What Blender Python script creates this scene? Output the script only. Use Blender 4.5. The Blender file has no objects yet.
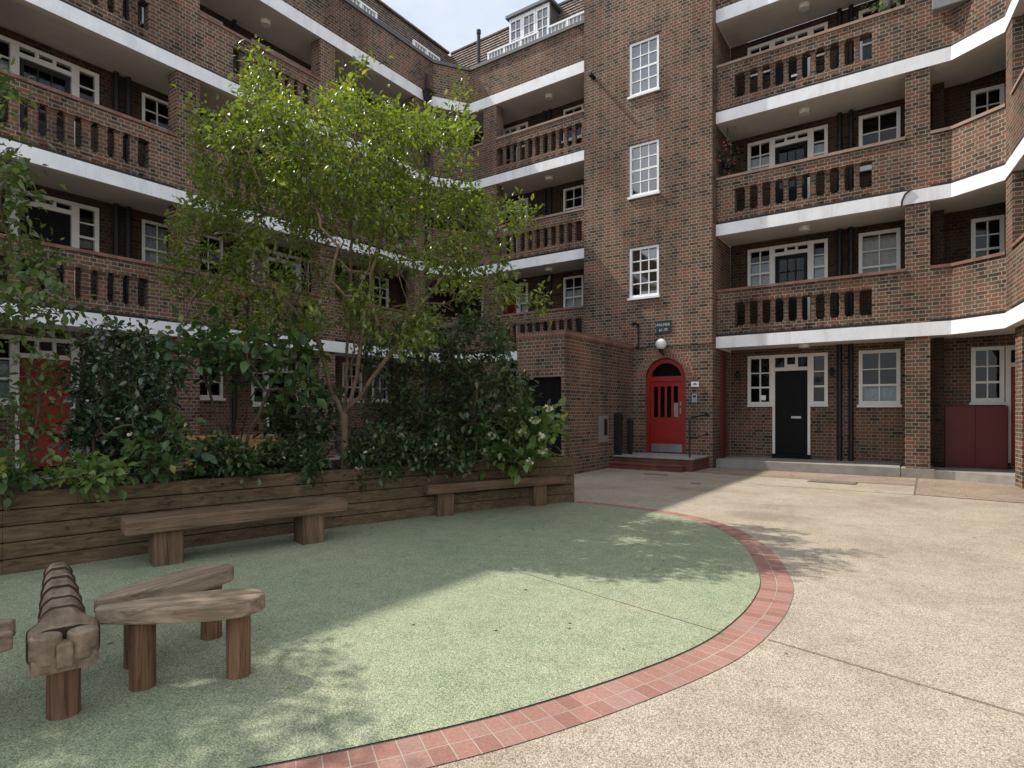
import bpy, bmesh, math, random
import numpy as np
from mathutils import Vector, Matrix
PI = math.pi
random.seed(7); RNG = np.random.default_rng(11)
scene = bpy.context.scene
COL = scene.collection

# ------------------------------------------------------------------ camera
EYE = 1.35
CU, SU = .8192, .5733            # the rear wing runs along +X, the left wing along +Y
cam_d = bpy.data.cameras.new('camera'); cam = bpy.data.objects.new('camera', cam_d)
COL.objects.link(cam)
cam.location = (0, 0, EYE); cam.rotation_euler = (PI/2, 0, math.atan2(SU, CU))
cam_d.sensor_width = 36; cam_d.lens = 36*596/1024; cam_d.shift_y = 27/1024
cam_d.clip_start = .05; cam_d.clip_end = 2000
scene.camera = cam

def at(px, py, d):
    """a point of the place from its direction and its distance in metres"""
    cx = (px-512)/596*d; z = EYE+(411-py)/596*d
    return Vector((CU*cx-SU*d, SU*cx+CU*d, z))

# ------------------------------------------------------------------ light
LDIR = Vector((.775, .18, -1)).normalized()
SUN_EL = math.asin(-LDIR.z)
sd = bpy.data.lights.new('sun', 'SUN'); sd.energy = 4.6; sd.angle = math.radians(.55); sd.color = (1, .945, .86)
sun = bpy.data.objects.new('sun', sd); COL.objects.link(sun)
sun.rotation_euler = LDIR.to_track_quat('-Z', 'Y').to_euler(); sun.location = (-20, -5, 30)
w = bpy.data.worlds.new('World'); scene.world = w; w.use_nodes = True
nt = w.node_tree; nt.nodes.clear()
def nn(nt, t, **k):
    n = nt.nodes.new(t)
    for a, b in k.items(): setattr(n, a, b)
    return n
sky = nn(nt, 'ShaderNodeTexSky', sky_type='NISHITA'); sky.sun_disc = False
sky.sun_elevation = SUN_EL; sky.sun_rotation = math.atan2(-LDIR.x, -LDIR.y)
sky.air_density = 1; sky.dust_density = 1.5; sky.ozone_density = 1
tc = nn(nt, 'ShaderNodeTexCoord'); mp = nn(nt, 'ShaderNodeMapping'); mp.inputs['Scale'].default_value = (1.6, 1.6, 3.2)
nz = nn(nt, 'ShaderNodeTexNoise'); nz.inputs['Scale'].default_value = 2.3; nz.inputs['Detail'].default_value = 7; nz.inputs['Roughness'].default_value = .55
rp = nn(nt, 'ShaderNodeValToRGB'); rp.color_ramp.elements[0].position = .30; rp.color_ramp.elements[0].color = (.48,)*3+(1,)
rp.color_ramp.elements[1].position = .62; rp.color_ramp.elements[1].color = (.97,)*3+(1,)
mx = nn(nt, 'ShaderNodeMixRGB'); mx.inputs[2].default_value = (5.0, 5.35, 5.8, 1)
bg = nn(nt, 'ShaderNodeBackground'); bg.inputs[1].default_value = .15
ow = nn(nt, 'ShaderNodeOutputWorld')
L = nt.links.new
L(tc.outputs['Generated'], mp.inputs[0]); L(mp.outputs[0], nz.inputs[0]); L(nz.outputs[0], rp.inputs[0]); L(rp.outputs[0], mx.inputs[0])
dp = nn(nt, 'ShaderNodeVectorMath', operation='DOT_PRODUCT'); dp.inputs[1].default_value = (.62, -.72, .3)   # added fill: unseen sky behind the camera brightened to lift shaded faces
mr_ = nn(nt, 'ShaderNodeMapRange'); mr_.interpolation_type = 'SMOOTHSTEP'
for i_, v_ in enumerate((-.25, .6, 1.0, 1.6)): mr_.inputs[i_+1].default_value = v_
cm = nn(nt, 'ShaderNodeVectorMath', operation='SCALE'); cm.inputs[0].default_value = (5.0, 5.35, 5.8)
L(tc.outputs['Generated'], dp.inputs[0]); L(dp.outputs['Value'], mr_.inputs[0]); L(mr_.outputs[0], cm.inputs['Scale']); L(cm.outputs[0], mx.inputs[2])
L(sky.outputs[0], mx.inputs[1]); L(mx.outputs[0], bg.inputs[0]); L(bg.outputs[0], ow.inputs[0])
vs = scene.view_settings
vs.view_transform = 'Standard'; vs.look = 'None'; vs.gamma = 1; vs.use_curve_mapping = False; vs.exposure = .27

# ------------------------------------------------------------------ materials
def mat(name):
    m = bpy.data.materials.new(name); m.use_nodes = True
    t = m.node_tree; b = t.nodes['Principled BSDF']
    return m, t, b
def ramp(t, stops, interp='LINEAR'):
    r = t.nodes.new('ShaderNodeValToRGB'); r.color_ramp.interpolation = interp
    e = r.color_ramp.elements
    while len(e) < len(stops): e.new(.5)
    for q, (p, c) in zip(e, stops): q.position = p; q.color = tuple(c)+(1,)
    return r
def noise(t, vec, scale, detail=4, rough=.6, dim='3D'):
    n = t.nodes.new('ShaderNodeTexNoise'); n.inputs['Scale'].default_value = scale
    n.inputs['Detail'].default_value = detail; n.inputs['Roughness'].default_value = rough
    if vec is not None: t.links.new(vec, n.inputs['Vector'])
    return n
def coords(t, kind='Object', scale=None):
    c = t.nodes.new('ShaderNodeTexCoord')
    if scale is None: return c.outputs[kind]
    m = t.nodes.new('ShaderNodeMapping'); m.inputs['Scale'].default_value = scale
    t.links.new(c.outputs[kind], m.inputs[0]); return m.outputs[0]
def mixc(t, fac, a, b, mode='MIX'):
    m = t.nodes.new('ShaderNodeMixRGB'); m.blend_type = mode
    for i, v in enumerate((fac, a, b)):
        if hasattr(v, 'links'): t.links.new(v, m.inputs[i])
        elif i == 0: m.inputs[0].default_value = v
        else: m.inputs[i].default_value = tuple(v)+(1,)
    return m.outputs[0]
def bump(t, b, h, strength, dist=.01):
    n = t.nodes.new('ShaderNodeBump'); n.inputs['Strength'].default_value = strength; n.inputs['Distance'].default_value = dist
    t.links.new(h, n.inputs['Height']); t.links.new(n.outputs[0], b.inputs['Normal'])
def mrange(t, v, a, b, c, d):
    n = t.nodes.new('ShaderNodeMapRange')
    for i, x in enumerate((a, b, c, d)): n.inputs[i+1].default_value = x
    t.links.new(v, n.inputs[0]); return n.outputs[0]

def brick_mat(name, stops, mortar=(.355, .295, .23), bw=.225, rh=.075, ms=.0082, dirt=.75, rough=.9, off=.5, moss=False, squash=.5, clus=1.5, per=.55):
    m, t, b = mat(name)
    uv = coords(t, 'UV')
    wob = noise(t, uv, 9, 2)
    add = t.nodes.new('ShaderNodeVectorMath'); add.operation = 'MULTIPLY_ADD'
    add.inputs[1].default_value = (.006, .006, 0); t.links.new(wob.outputs['Color'], add.inputs[0]); t.links.new(uv, add.inputs[2])
    def br():
        k = t.nodes.new('ShaderNodeTexBrick'); t.links.new(add.outputs[0], k.inputs['Vector'])
        k.offset = off; k.squash = squash; k.squash_frequency = 2; k.inputs['Scale'].default_value = 1; k.inputs['Brick Width'].default_value = bw; k.inputs['Row Height'].default_value = rh
        k.inputs['Mortar Size'].default_value = ms; k.inputs['Mortar Smooth'].default_value = .25; k.inputs['Bias'].default_value = 0
        k.inputs['Color1'].default_value = (0, 0, 0, 1); k.inputs['Color2'].default_value = (1, 1, 1, 1); k.inputs['Mortar'].default_value = (.5, .5, .5, 1)
        return k
    k = br()
    patch = noise(t, uv, 1.7, 6, .68)
    shift = t.nodes.new('ShaderNodeMath'); shift.operation = 'MULTIPLY_ADD'; shift.inputs[1].default_value = clus
    sh0 = t.nodes.new('ShaderNodeMath'); sh0.operation = 'SUBTRACT'; sh0.inputs[1].default_value = .5; t.links.new(patch.outputs[0], sh0.inputs[0])
    pb = t.nodes.new('ShaderNodeMath'); pb.operation = 'MULTIPLY_ADD'; pb.inputs[1].default_value = per; pb.inputs[2].default_value = .5-per/2
    t.links.new(k.outputs['Color'], pb.inputs[0])
    t.links.new(sh0.outputs[0], shift.inputs[0]); t.links.new(pb.outputs[0], shift.inputs[2])
    r = ramp(t, stops); t.links.new(shift.outputs[0], r.inputs[0])
    fine = noise(t, uv, 60, 3, .7)
    c = mixc(t, .5, r.outputs[0], ramp_link(t, fine.outputs[0], [(.3, (.55, .55, .55)), (.7, (1.25, 1.2, 1.15))]), 'MULTIPLY')
    mort = mixc(t, .6, mortar, ramp_link(t, patch.outputs[0], [(.3, (.62, .6, .57)), (.7, (1.15, 1.15, 1.15))]), 'MULTIPLY')
    c = mixc(t, k.outputs['Fac'], c, mort)
    gr = noise(t, coords(t, 'UV', (.55, .22, 1)), 1.3, 6, .65)
    c = mixc(t, dirt, c, ramp_link(t, gr.outputs[0], [(.36, (.42, .40, .39)), (.56, (1, 1, 1))]), 'MULTIPLY')
    t.links.new(c, b.inputs['Base Color']); b.inputs['Roughness'].default_value = rough; b.inputs['Specular IOR Level'].default_value = .25
    inv = t.nodes.new('ShaderNodeMath'); inv.operation = 'MULTIPLY_ADD'; inv.inputs[1].default_value = -1; inv.inputs[2].default_value = 1
    t.links.new(k.outputs['Fac'], inv.inputs[0])
    hh = t.nodes.new('ShaderNodeMath'); hh.operation = 'MULTIPLY_ADD'; hh.inputs[1].default_value = .35
    t.links.new(fine.outputs[0], hh.inputs[0]); t.links.new(inv.outputs[0], hh.inputs[2])
    bump(t, b, hh.outputs[0], .7, .008)
    return m
def ramp_link(t, v, stops):
    r = ramp(t, stops); t.links.new(v, r.inputs[0]); return r.outputs[0]

BR0 = [(.08, (.040, .033, .030)), (.26, (.082, .060, .047)), (.40, (.135, .093, .067)), (.52, (.175, .118, .082)), (.62, (.195, .102, .067)), (.78, (.245, .105, .066)), (.94, (.165, .115, .088))]
BR = [(p, (c[0]*.9, c[1]*.86, c[2]*.84)) for p, c in BR0]
M = {}
M['brick'] = brick_mat('courtyard_brick', BR)
M['brick_shaded'] = brick_mat('shaded_recess_brick', [(p, (c[0]*.42, c[1]*.39, c[2]*.36)) for p, c in BR], mortar=(.10, .08, .06))  # same brick, with the shade of the balcony recesses put into its colour
M['brick_half_shaded'] = brick_mat('half_shaded_brick', [(p, (c[0]*.85, c[1]*.85, c[2]*.82)) for p, c in BR], mortar=(.28, .23, .17))  # recess shade in the colour, eased where the ground bounces light
M['brick_baluster'] = brick_mat('baluster_brick', [(p, (c[0]*1.0, c[1]*.96, c[2]*.92)) for p, c in BR], mortar=(.26, .215, .165), bw=.225, dirt=.8)
M['brick_red'] = brick_mat('arch_brick', squash=1, clus=.6, per=.8, stops= [(.1, (.20, .085, .06)), (.5, (.30, .115, .075)), (.9, (.21, .125, .095))], bw=.075, rh=.115, off=.5)
M['coping_red'] = brick_mat('red_tile_coping', squash=1, clus=.6, per=.8, stops= [(.1, (.19, .095, .075)), (.5, (.265, .135, .105)), (.9, (.25, .16, .13))], mortar=(.2, .14, .11), bw=.16, rh=.5, ms=.004, dirt=.4)
M['coping_pale'] = brick_mat('weathered_tile_coping', squash=1, clus=.6, per=.8, stops= [(.1, (.30, .20, .15)), (.5, (.38, .27, .21)), (.9, (.34, .26, .22))], mortar=(.25, .2, .17), bw=.3, rh=.5, ms=.004, dirt=.4)
M['paver'] = brick_mat('red_block_paver', squash=1, clus=.6, per=.8, stops= [(.05, (.25, .125, .10)), (.35, (.30, .155, .125)), (.65, (.335, .175, .14)), (.95, (.31, .195, .165))], mortar=(.40, .32, .26), bw=.098, rh=.122, ms=.0035, dirt=.35, off=.0)
M['tile'] = brick_mat('roof_tile', squash=1, clus=.6, per=.8, stops= [(.05, (.13, .10, .085)), (.4, (.20, .155, .13)), (.7, (.25, .195, .165)), (.95, (.17, .14, .125))], mortar=(.045, .04, .038), bw=.18, rh=.13, ms=.012, dirt=.5)
M['step_tile'] = brick_mat('red_quarry_tile', squash=1, clus=.6, per=.8, stops= [(.1, (.16, .06, .045)), (.5, (.21, .08, .055)), (.9, (.15, .075, .06))], mortar=(.12, .09, .07), bw=.15, rh=.15, ms=.004)

def plain(name, col, rough=.6, var=.18, scale=6, spec=.4, metal=0, bmp=0, stain=None):
    m, t, b = mat(name); oc = coords(t)
    n = noise(t, oc, scale, 5, .65)
    c = mixc(t, var, col, ramp_link(t, n.outputs[0], [(.3, (.3, .29, .27)), (.62, (1.05, 1.05, 1.05))]), 'MULTIPLY')
    if stain:
        ss = stain[3] if len(stain) > 3 else .8; stain = stain[:3]
        s = noise(t, coords(t, 'Object', stain), 2.2, 6, .7)
        c = mixc(t, ss, c, ramp_link(t, s.outputs[0], [(.33, (.45, .43, .4)), (.5, (1, 1, 1))]), 'MULTIPLY')
    t.links.new(c, b.inputs['Base Color'])
    b.inputs['Roughness'].default_value = rough; b.inputs['Metallic'].default_value = metal; b.inputs['Specular IOR Level'].default_value = spec
    if bmp:
        f = noise(t, oc, 90, 3, .7); bump(t, b, f.outputs[0], bmp, .004)
    return m
M['white'] = plain('white_masonry_paint', (.85, .86, .88), .7, .16, 2.2, .3, bmp=.2, stain=(1.6, 1.6, .3, .28))
M['cream'] = plain('white_gloss_joinery', (.72, .70, .655), .45, .12, 5, .45)
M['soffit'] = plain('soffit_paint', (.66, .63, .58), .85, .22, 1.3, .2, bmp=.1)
M['bwhite'] = plain('bright_white_joinery', (.82, .82, .82), .4, .06, 5, .45)
M['black'] = plain('black_gloss_paint', (.007, .007, .008), .5, .2, 8, .12)
M['black_matt'] = plain('black_iron', (.014, .014, .015), .55, .2, 8, .4)
M['red'] = plain('red_door_paint', (.27, .015, .012), .4, .15, 4, .5)
M['red_old'] = plain('faded_red_paint', (.27, .028, .022), .5, .35, 4, .35)
M['maroon'] = plain('maroon_paint', (.125, .017, .012), .5, .3, 3, .35)
M['steel'] = plain('kick_plate_steel', (.42, .44, .46), .35, .2, 12, .5, .85)
M['grey'] = plain('grey_metal', (.24, .235, .225), .55, .25, 9, .4)
M['lead'] = plain('lead_flashing', (.115, .12, .125), .6, .3, 4, .4)
M['concrete'] = plain('concrete', (.30, .285, .26), .9, .45, 2.2, .2, bmp=.5)
M['kerb'] = plain('kerb_concrete', (.30, .28, .25), .9, .4, 3.5, .2, bmp=.5)
M['void'] = plain('dark_room', (.012, .012, .013), .9, .1, 3, .1)
M['netting'] = plain('net_curtain', (.42, .44, .46), .9, .4, 14, .1)
M['blind'] = plain('window_blind', (.36, .33, .29), .9, .3, 12, .1)
M['joint'] = plain('sealant_joint', (.17, .14, .11), .9, .6, 7, .1)
M['globe'] = plain('opal_glass', (.80, .79, .75), .25, .04, 5, .5)
M['sign'] = plain('dark_slate_plaque', (.018, .026, .032), .4, .2, 12, .4)
M['letter'] = plain('plaque_lettering', (.55, .57, .57), .6, .3, 40, .3)
M['soil'] = plain('soil', (.028, .02, .014), 1, .5, 9, .1, bmp=1)
M['iron'] = plain('cast_iron_cover', (.20, .17, .14), .8, .6, 12, .35, .1, bmp=.7)
M['petal_red'] = plain('red_petals', (.36, .07, .05), .7, .3, 30)
M['petal_cream'] = plain('cream_petals', (.62, .58, .40), .8, .4, 25)
M['petal_pink'] = plain('pale_pink_petals', (.66, .55, .47), .8, .3, 30)
M['fallen'] = plain('dead_leaves', (.17, .10, .045), .8, .5, 40)

def glass_mat(nm, ior):
  m, t, b = mat(nm)          # thin pane: reflects, and lets the dark room show
  t.nodes.remove(b); out = t.nodes['Material Output']
  tr = t.nodes.new('ShaderNodeBsdfTransparent'); tr.inputs[0].default_value = (.86, .9, .9, 1)
  gl = t.nodes.new('ShaderNodeBsdfGlossy'); gl.inputs['Roughness'].default_value = .03
  gn = noise(t, coords(t), 1.6, 1); gb = t.nodes.new('ShaderNodeBump'); gb.inputs['Strength'].default_value = .04; gb.inputs['Distance'].default_value = .05
  t.links.new(gn.outputs[0], gb.inputs['Height']); t.links.new(gb.outputs[0], gl.inputs['Normal'])
  fr_ = t.nodes.new('ShaderNodeFresnel'); fr_.inputs[0].default_value = ior
  ms = t.nodes.new('ShaderNodeMixShader'); t.links.new(fr_.outputs[0], ms.inputs[0]); t.links.new(tr.outputs[0], ms.inputs[1]); t.links.new(gl.outputs[0], ms.inputs[2])
  t.links.new(ms.outputs[0], out.inputs[0])
  return m
M['glass'] = glass_mat('window_glass', 1.42); M['sky_glass'] = glass_mat('clear_window_glass', 2.8)

def speckle(name, stops, scale, patch_stops, pscale, bscale=1, rough=.95, bstr=.6, streak=None):
    m, t, b = mat(name); oc = coords(t)
    v = t.nodes.new('ShaderNodeTexVoronoi'); v.inputs['Scale'].default_value = scale; t.links.new(oc, v.inputs['Vector'])
    sep = t.nodes.new('ShaderNodeSeparateColor'); t.links.new(v.outputs['Color'], sep.inputs[0])
    c = ramp_link(t, sep.outputs[0], stops)
    c = mixc(t, 1, c, ramp_link(t, v.outputs['Distance'], [(.0, (1.08, 1.08, 1.08)), (.75, (.55, .55, .55))]), 'MULTIPLY')
    p = noise(t, oc, pscale, 7, .62)
    c = mixc(t, 1, c, ramp_link(t, p.outputs[0], patch_stops), 'MULTIPLY')
    p2 = noise(t, oc, pscale*6.3, 5, .7)
    c = mixc(t, .6, c, ramp_link(t, p2.outputs[0], [(.34, (.78, .78, .78)), (.52, (1, 1, 1)), (.72, (1.1, 1.1, 1.1))]), 'MULTIPLY')
    if streak:
        for loc, rad, amt in streak:
            mp_ = t.nodes.new('ShaderNodeMapping'); mp_.vector_type = 'POINT'
            mp_.inputs['Location'].default_value = (-loc[0]/rad[0], -loc[1]/rad[1], 0); mp_.inputs['Scale'].default_value = (1/rad[0], 1/rad[1], 0)
            nw = noise(t, oc, 3.0, 5, .65); off = t.nodes.new('ShaderNodeVectorMath'); off.operation = 'MULTIPLY_ADD'; off.inputs[1].default_value = (1.5, 1.5, 0)
            t.links.new(oc, mp_.inputs[0]); t.links.new(nw.outputs['Color'], off.inputs[0]); t.links.new(mp_.outputs[0], off.inputs[2])
            o2 = t.nodes.new('ShaderNodeVectorMath'); o2.operation = 'SUBTRACT'; o2.inputs[1].default_value = (.75, .75, 0); t.links.new(off.outputs[0], o2.inputs[0])
            ln = t.nodes.new('ShaderNodeVectorMath'); ln.operation = 'LENGTH'; t.links.new(o2.outputs[0], ln.inputs[0])
            c = mixc(t, mrange(t, ln.outputs['Value'], .5, 1.05, amt, 0), c, (.16, .14, .12))
    t.links.new(c, b.inputs['Base Color']); b.inputs['Roughness'].default_value = rough; b.inputs['Specular IOR Level'].default_value = .2
    inv = mrange(t, v.outputs['Distance'], 0, .8, 1, 0)
    bump(t, b, inv, bstr, .006)
    return m
M['gravel'] = speckle('resin_bound_gravel', [(0, (.30, .24, .18)), (.2, (.43, .355, .27)), (.5, (.53, .455, .355)), (.75, (.58, .50, .395)), (1, (.66, .60, .50))], 150,
                      [(.30, (.74, .71, .68)), (.44, (.93, .91, .89)), (.55, (1.0, 1.0, .99)), (.7, (1.08, 1.08, 1.07))], .8, streak=[((-1.75, 8.1), (.62, .42), .5), ((-2.4, 13.2), (.35, .25), .35), ((-3.5, 10.2), (.16, .12), .5)])
M['green'] = speckle('green_rubber_surface', [(0, (.22, .255, .15)), (.3, (.33, .37, .235)), (.6, (.40, .435, .285)), (.85, (.45, .475, .32)), (1, (.54, .55, .42))], 140,
                     [(.28, (.74, .84, .80)), (.44, (.94, .97, .94)), (.56, (1, 1, 1)), (.74, (1.12, 1.06, 1.02))], .95)
M['apron'] = speckle('pinkish_concrete_apron', [(0, (.26, .19, .14)), (.5, (.43, .34, .26)), (1, (.55, .46, .37))], 90, [(.3, (.72, .68, .66)), (.6, (1, .97, .94)), (.8, (1.08, 1.06, 1.04))], 1.1)

def wood(name, stops, grain=(1.2, 26, 26), rough=.8, var=.6, knots=True, moss=None, dist=.8, crack=.6):
    m, t, b = mat(name); 
    uvc = coords(t, 'Object', grain)
    oi = t.nodes.new('ShaderNodeObjectInfo')
    add = t.nodes.new('ShaderNodeVectorMath'); add.operation = 'MULTIPLY_ADD'; add.inputs[1].default_value = (1, 1, 1)
    comb = t.nodes.new('ShaderNodeVectorMath'); comb.operation = 'SCALE'; comb.inputs[0].default_value = (37, 21, 13); t.links.new(oi.outputs['Random'], comb.inputs['Scale'])
    t.links.new(uvc, add.inputs[0]); t.links.new(comb.outputs[0], add.inputs[2])
    n = noise(t, add.outputs[0], 1, 6, .68); n.inputs['Distortion'].default_value = dist
    c = ramp_link(t, n.outputs[0], stops)
    blot = noise(t, coords(t), 2.6, 5, .6)
    c = mixc(t, var, c, ramp_link(t, blot.outputs[0], [(.33, (.5, .5, .48)), (.6, (1.08, 1.06, 1.03))]), 'MULTIPLY')
    if knots:
        v = t.nodes.new('ShaderNodeTexVoronoi'); v.inputs['Scale'].default_value = 1
        t.links.new(coords(t, 'Object', (2.3, 5, 5)), v.inputs['Vector'])
        c = mixc(t, mrange(t, v.outputs['Distance'], .05, .13, .75, 0), c, (.03, .018, .011))
    if moss:
        g = noise(t, coords(t), 1.7, 5, .65); c = mixc(t, mrange(t, g.outputs[0], .48, .72, 0, .5), c, moss)
    ck = noise(t, coords(t, 'Object', tuple(x*.35 for x in grain)), 1, 3, .5); ck.inputs['Distortion'].default_value = .3
    c = mixc(t, crack, c, ramp_link(t, ck.outputs[0], [(.478, (1, 1, 1)), (.497, (.30, .27, .25)), (.503, (.30, .27, .25)), (.522, (1, 1, 1))]), 'MULTIPLY')
    t.links.new(c, b.inputs['Base Color']); b.inputs['Roughness'].default_value = rough; b.inputs['Specular IOR Level'].default_value = .3
    bump(t, b, n.outputs[0], .7, .008)
    return m
WS = [(.25, (.05, .034, .022)), (.45, (.12, .082, .053)), (.6, (.17, .12, .08)), (.8, (.235, .18, .13))]
M['sleeper'] = wood('weathered_sleeper', [(p, (c[0]*.95, c[1]*.87, c[2]*.74)) for p, c in WS], grain=(24, 1.1, 30), moss=(.085, .078, .04))
M['bench'] = wood('bench_oak', [(p, (c[0]*1.15, c[1]*1.05, c[2]*1.0)) for p, c in WS])
M['seat'] = wood('weathered_grey_seat_oak', [(.25, (.08, .05, .031)), (.42, (.205, .147, .10)), (.6, (.30, .225, .162)), (.8, (.40, .32, .25))], crack=.45)
M['post'] = wood('seat_post_oak', [(.25, (.05, .027, .015)), (.45, (.14, .072, .04)), (.6, (.20, .108, .062)), (.8, (.26, .165, .105))], grain=(24, 24, 1.4))
M['carved'] = wood('carved_oak', [(.25, (.048, .031, .02)), (.42, (.16, .112, .075)), (.6, (.245, .18, .128)), (.8, (.34, .27, .205))], grain=(3.0, 16, 16), dist=.15, crack=.0)
M['groove'] = plain('groove_shade', (.055, .037, .026), .95, .4, 12, .1)  # shade of the carved creases and crack, put into the colour
M['pale_wood'] = wood('new_orange_timber', [(.25, (.25, .125, .055)), (.5, (.42, .235, .11)), (.8, (.52, .33, .18))])
M['bark'] = wood('bark', [(.25, (.06, .04, .025)), (.5, (.165, .115, .072)), (.8, (.26, .195, .13))], grain=(14, 14, 3), knots=False)
M['bark_dark'] = wood('dark_bark', [(.25, (.03, .02, .013)), (.5, (.09, .06, .038)), (.8, (.15, .105, .07))], grain=(14, 14, 3), knots=False)

def leaf_mat(name, lo, hi, odd, trans=.35, rough=.42, spec=.5):
    m, t, b = mat(name)
    a = t.nodes.new('ShaderNodeAttribute'); a.attribute_name = 'tone'
    c = ramp_link(t, a.outputs['Fac'], [(0, lo), (.55, tuple((x+y)/2 for x, y in zip(lo, hi))), (.93, hi), (1, odd)])
    t.links.new(c, b.inputs['Base Color']); b.inputs['Roughness'].default_value = rough; b.inputs['Specular IOR Level'].default_value = spec
    tl = t.nodes.new('ShaderNodeBsdfTranslucent')
    c2 = mixc(t, 1, c, (1.5, 1.55, .7), 'MULTIPLY'); t.links.new(c2, tl.inputs[0])
    mx_ = t.nodes.new('ShaderNodeMixShader'); mx_.inputs[0].default_value = trans
    out = t.nodes['Material Output']
    t.links.new(b.outputs[0], mx_.inputs[1]); t.links.new(tl.outputs[0], mx_.inputs[2]); t.links.new(mx_.outputs[0], out.inputs[0])
    return m
M['leaf_tree'] = leaf_mat('tree_leaf', (.055, .085, .016), (.19, .235, .04), (.30, .28, .055), .45, .34, .65)
M['leaf_side'] = leaf_mat('side_tree_leaf', (.045, .075, .024), (.12, .165, .045), (.20, .19, .05), .35, .36, .6)
M['leaf_gloss'] = leaf_mat('glossy_leaf', (.015, .032, .014), (.06, .10, .04), (.08, .13, .06), .12, .24, .8)
M['leaf_dark'] = leaf_mat('dark_leaf', (.022, .042, .015), (.085, .13, .042), (.14, .16, .05), .3, .32, .6)
M['leaf_broad'] = leaf_mat('broad_leaf', (.03, .066, .022), (.085, .145, .042), (.24, .25, .06), .3, .45)
M['leaf_fresh'] = leaf_mat('fresh_leaf', (.07, .12, .03), (.17, .25, .06), (.33, .32, .09), .35, .45)

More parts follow.
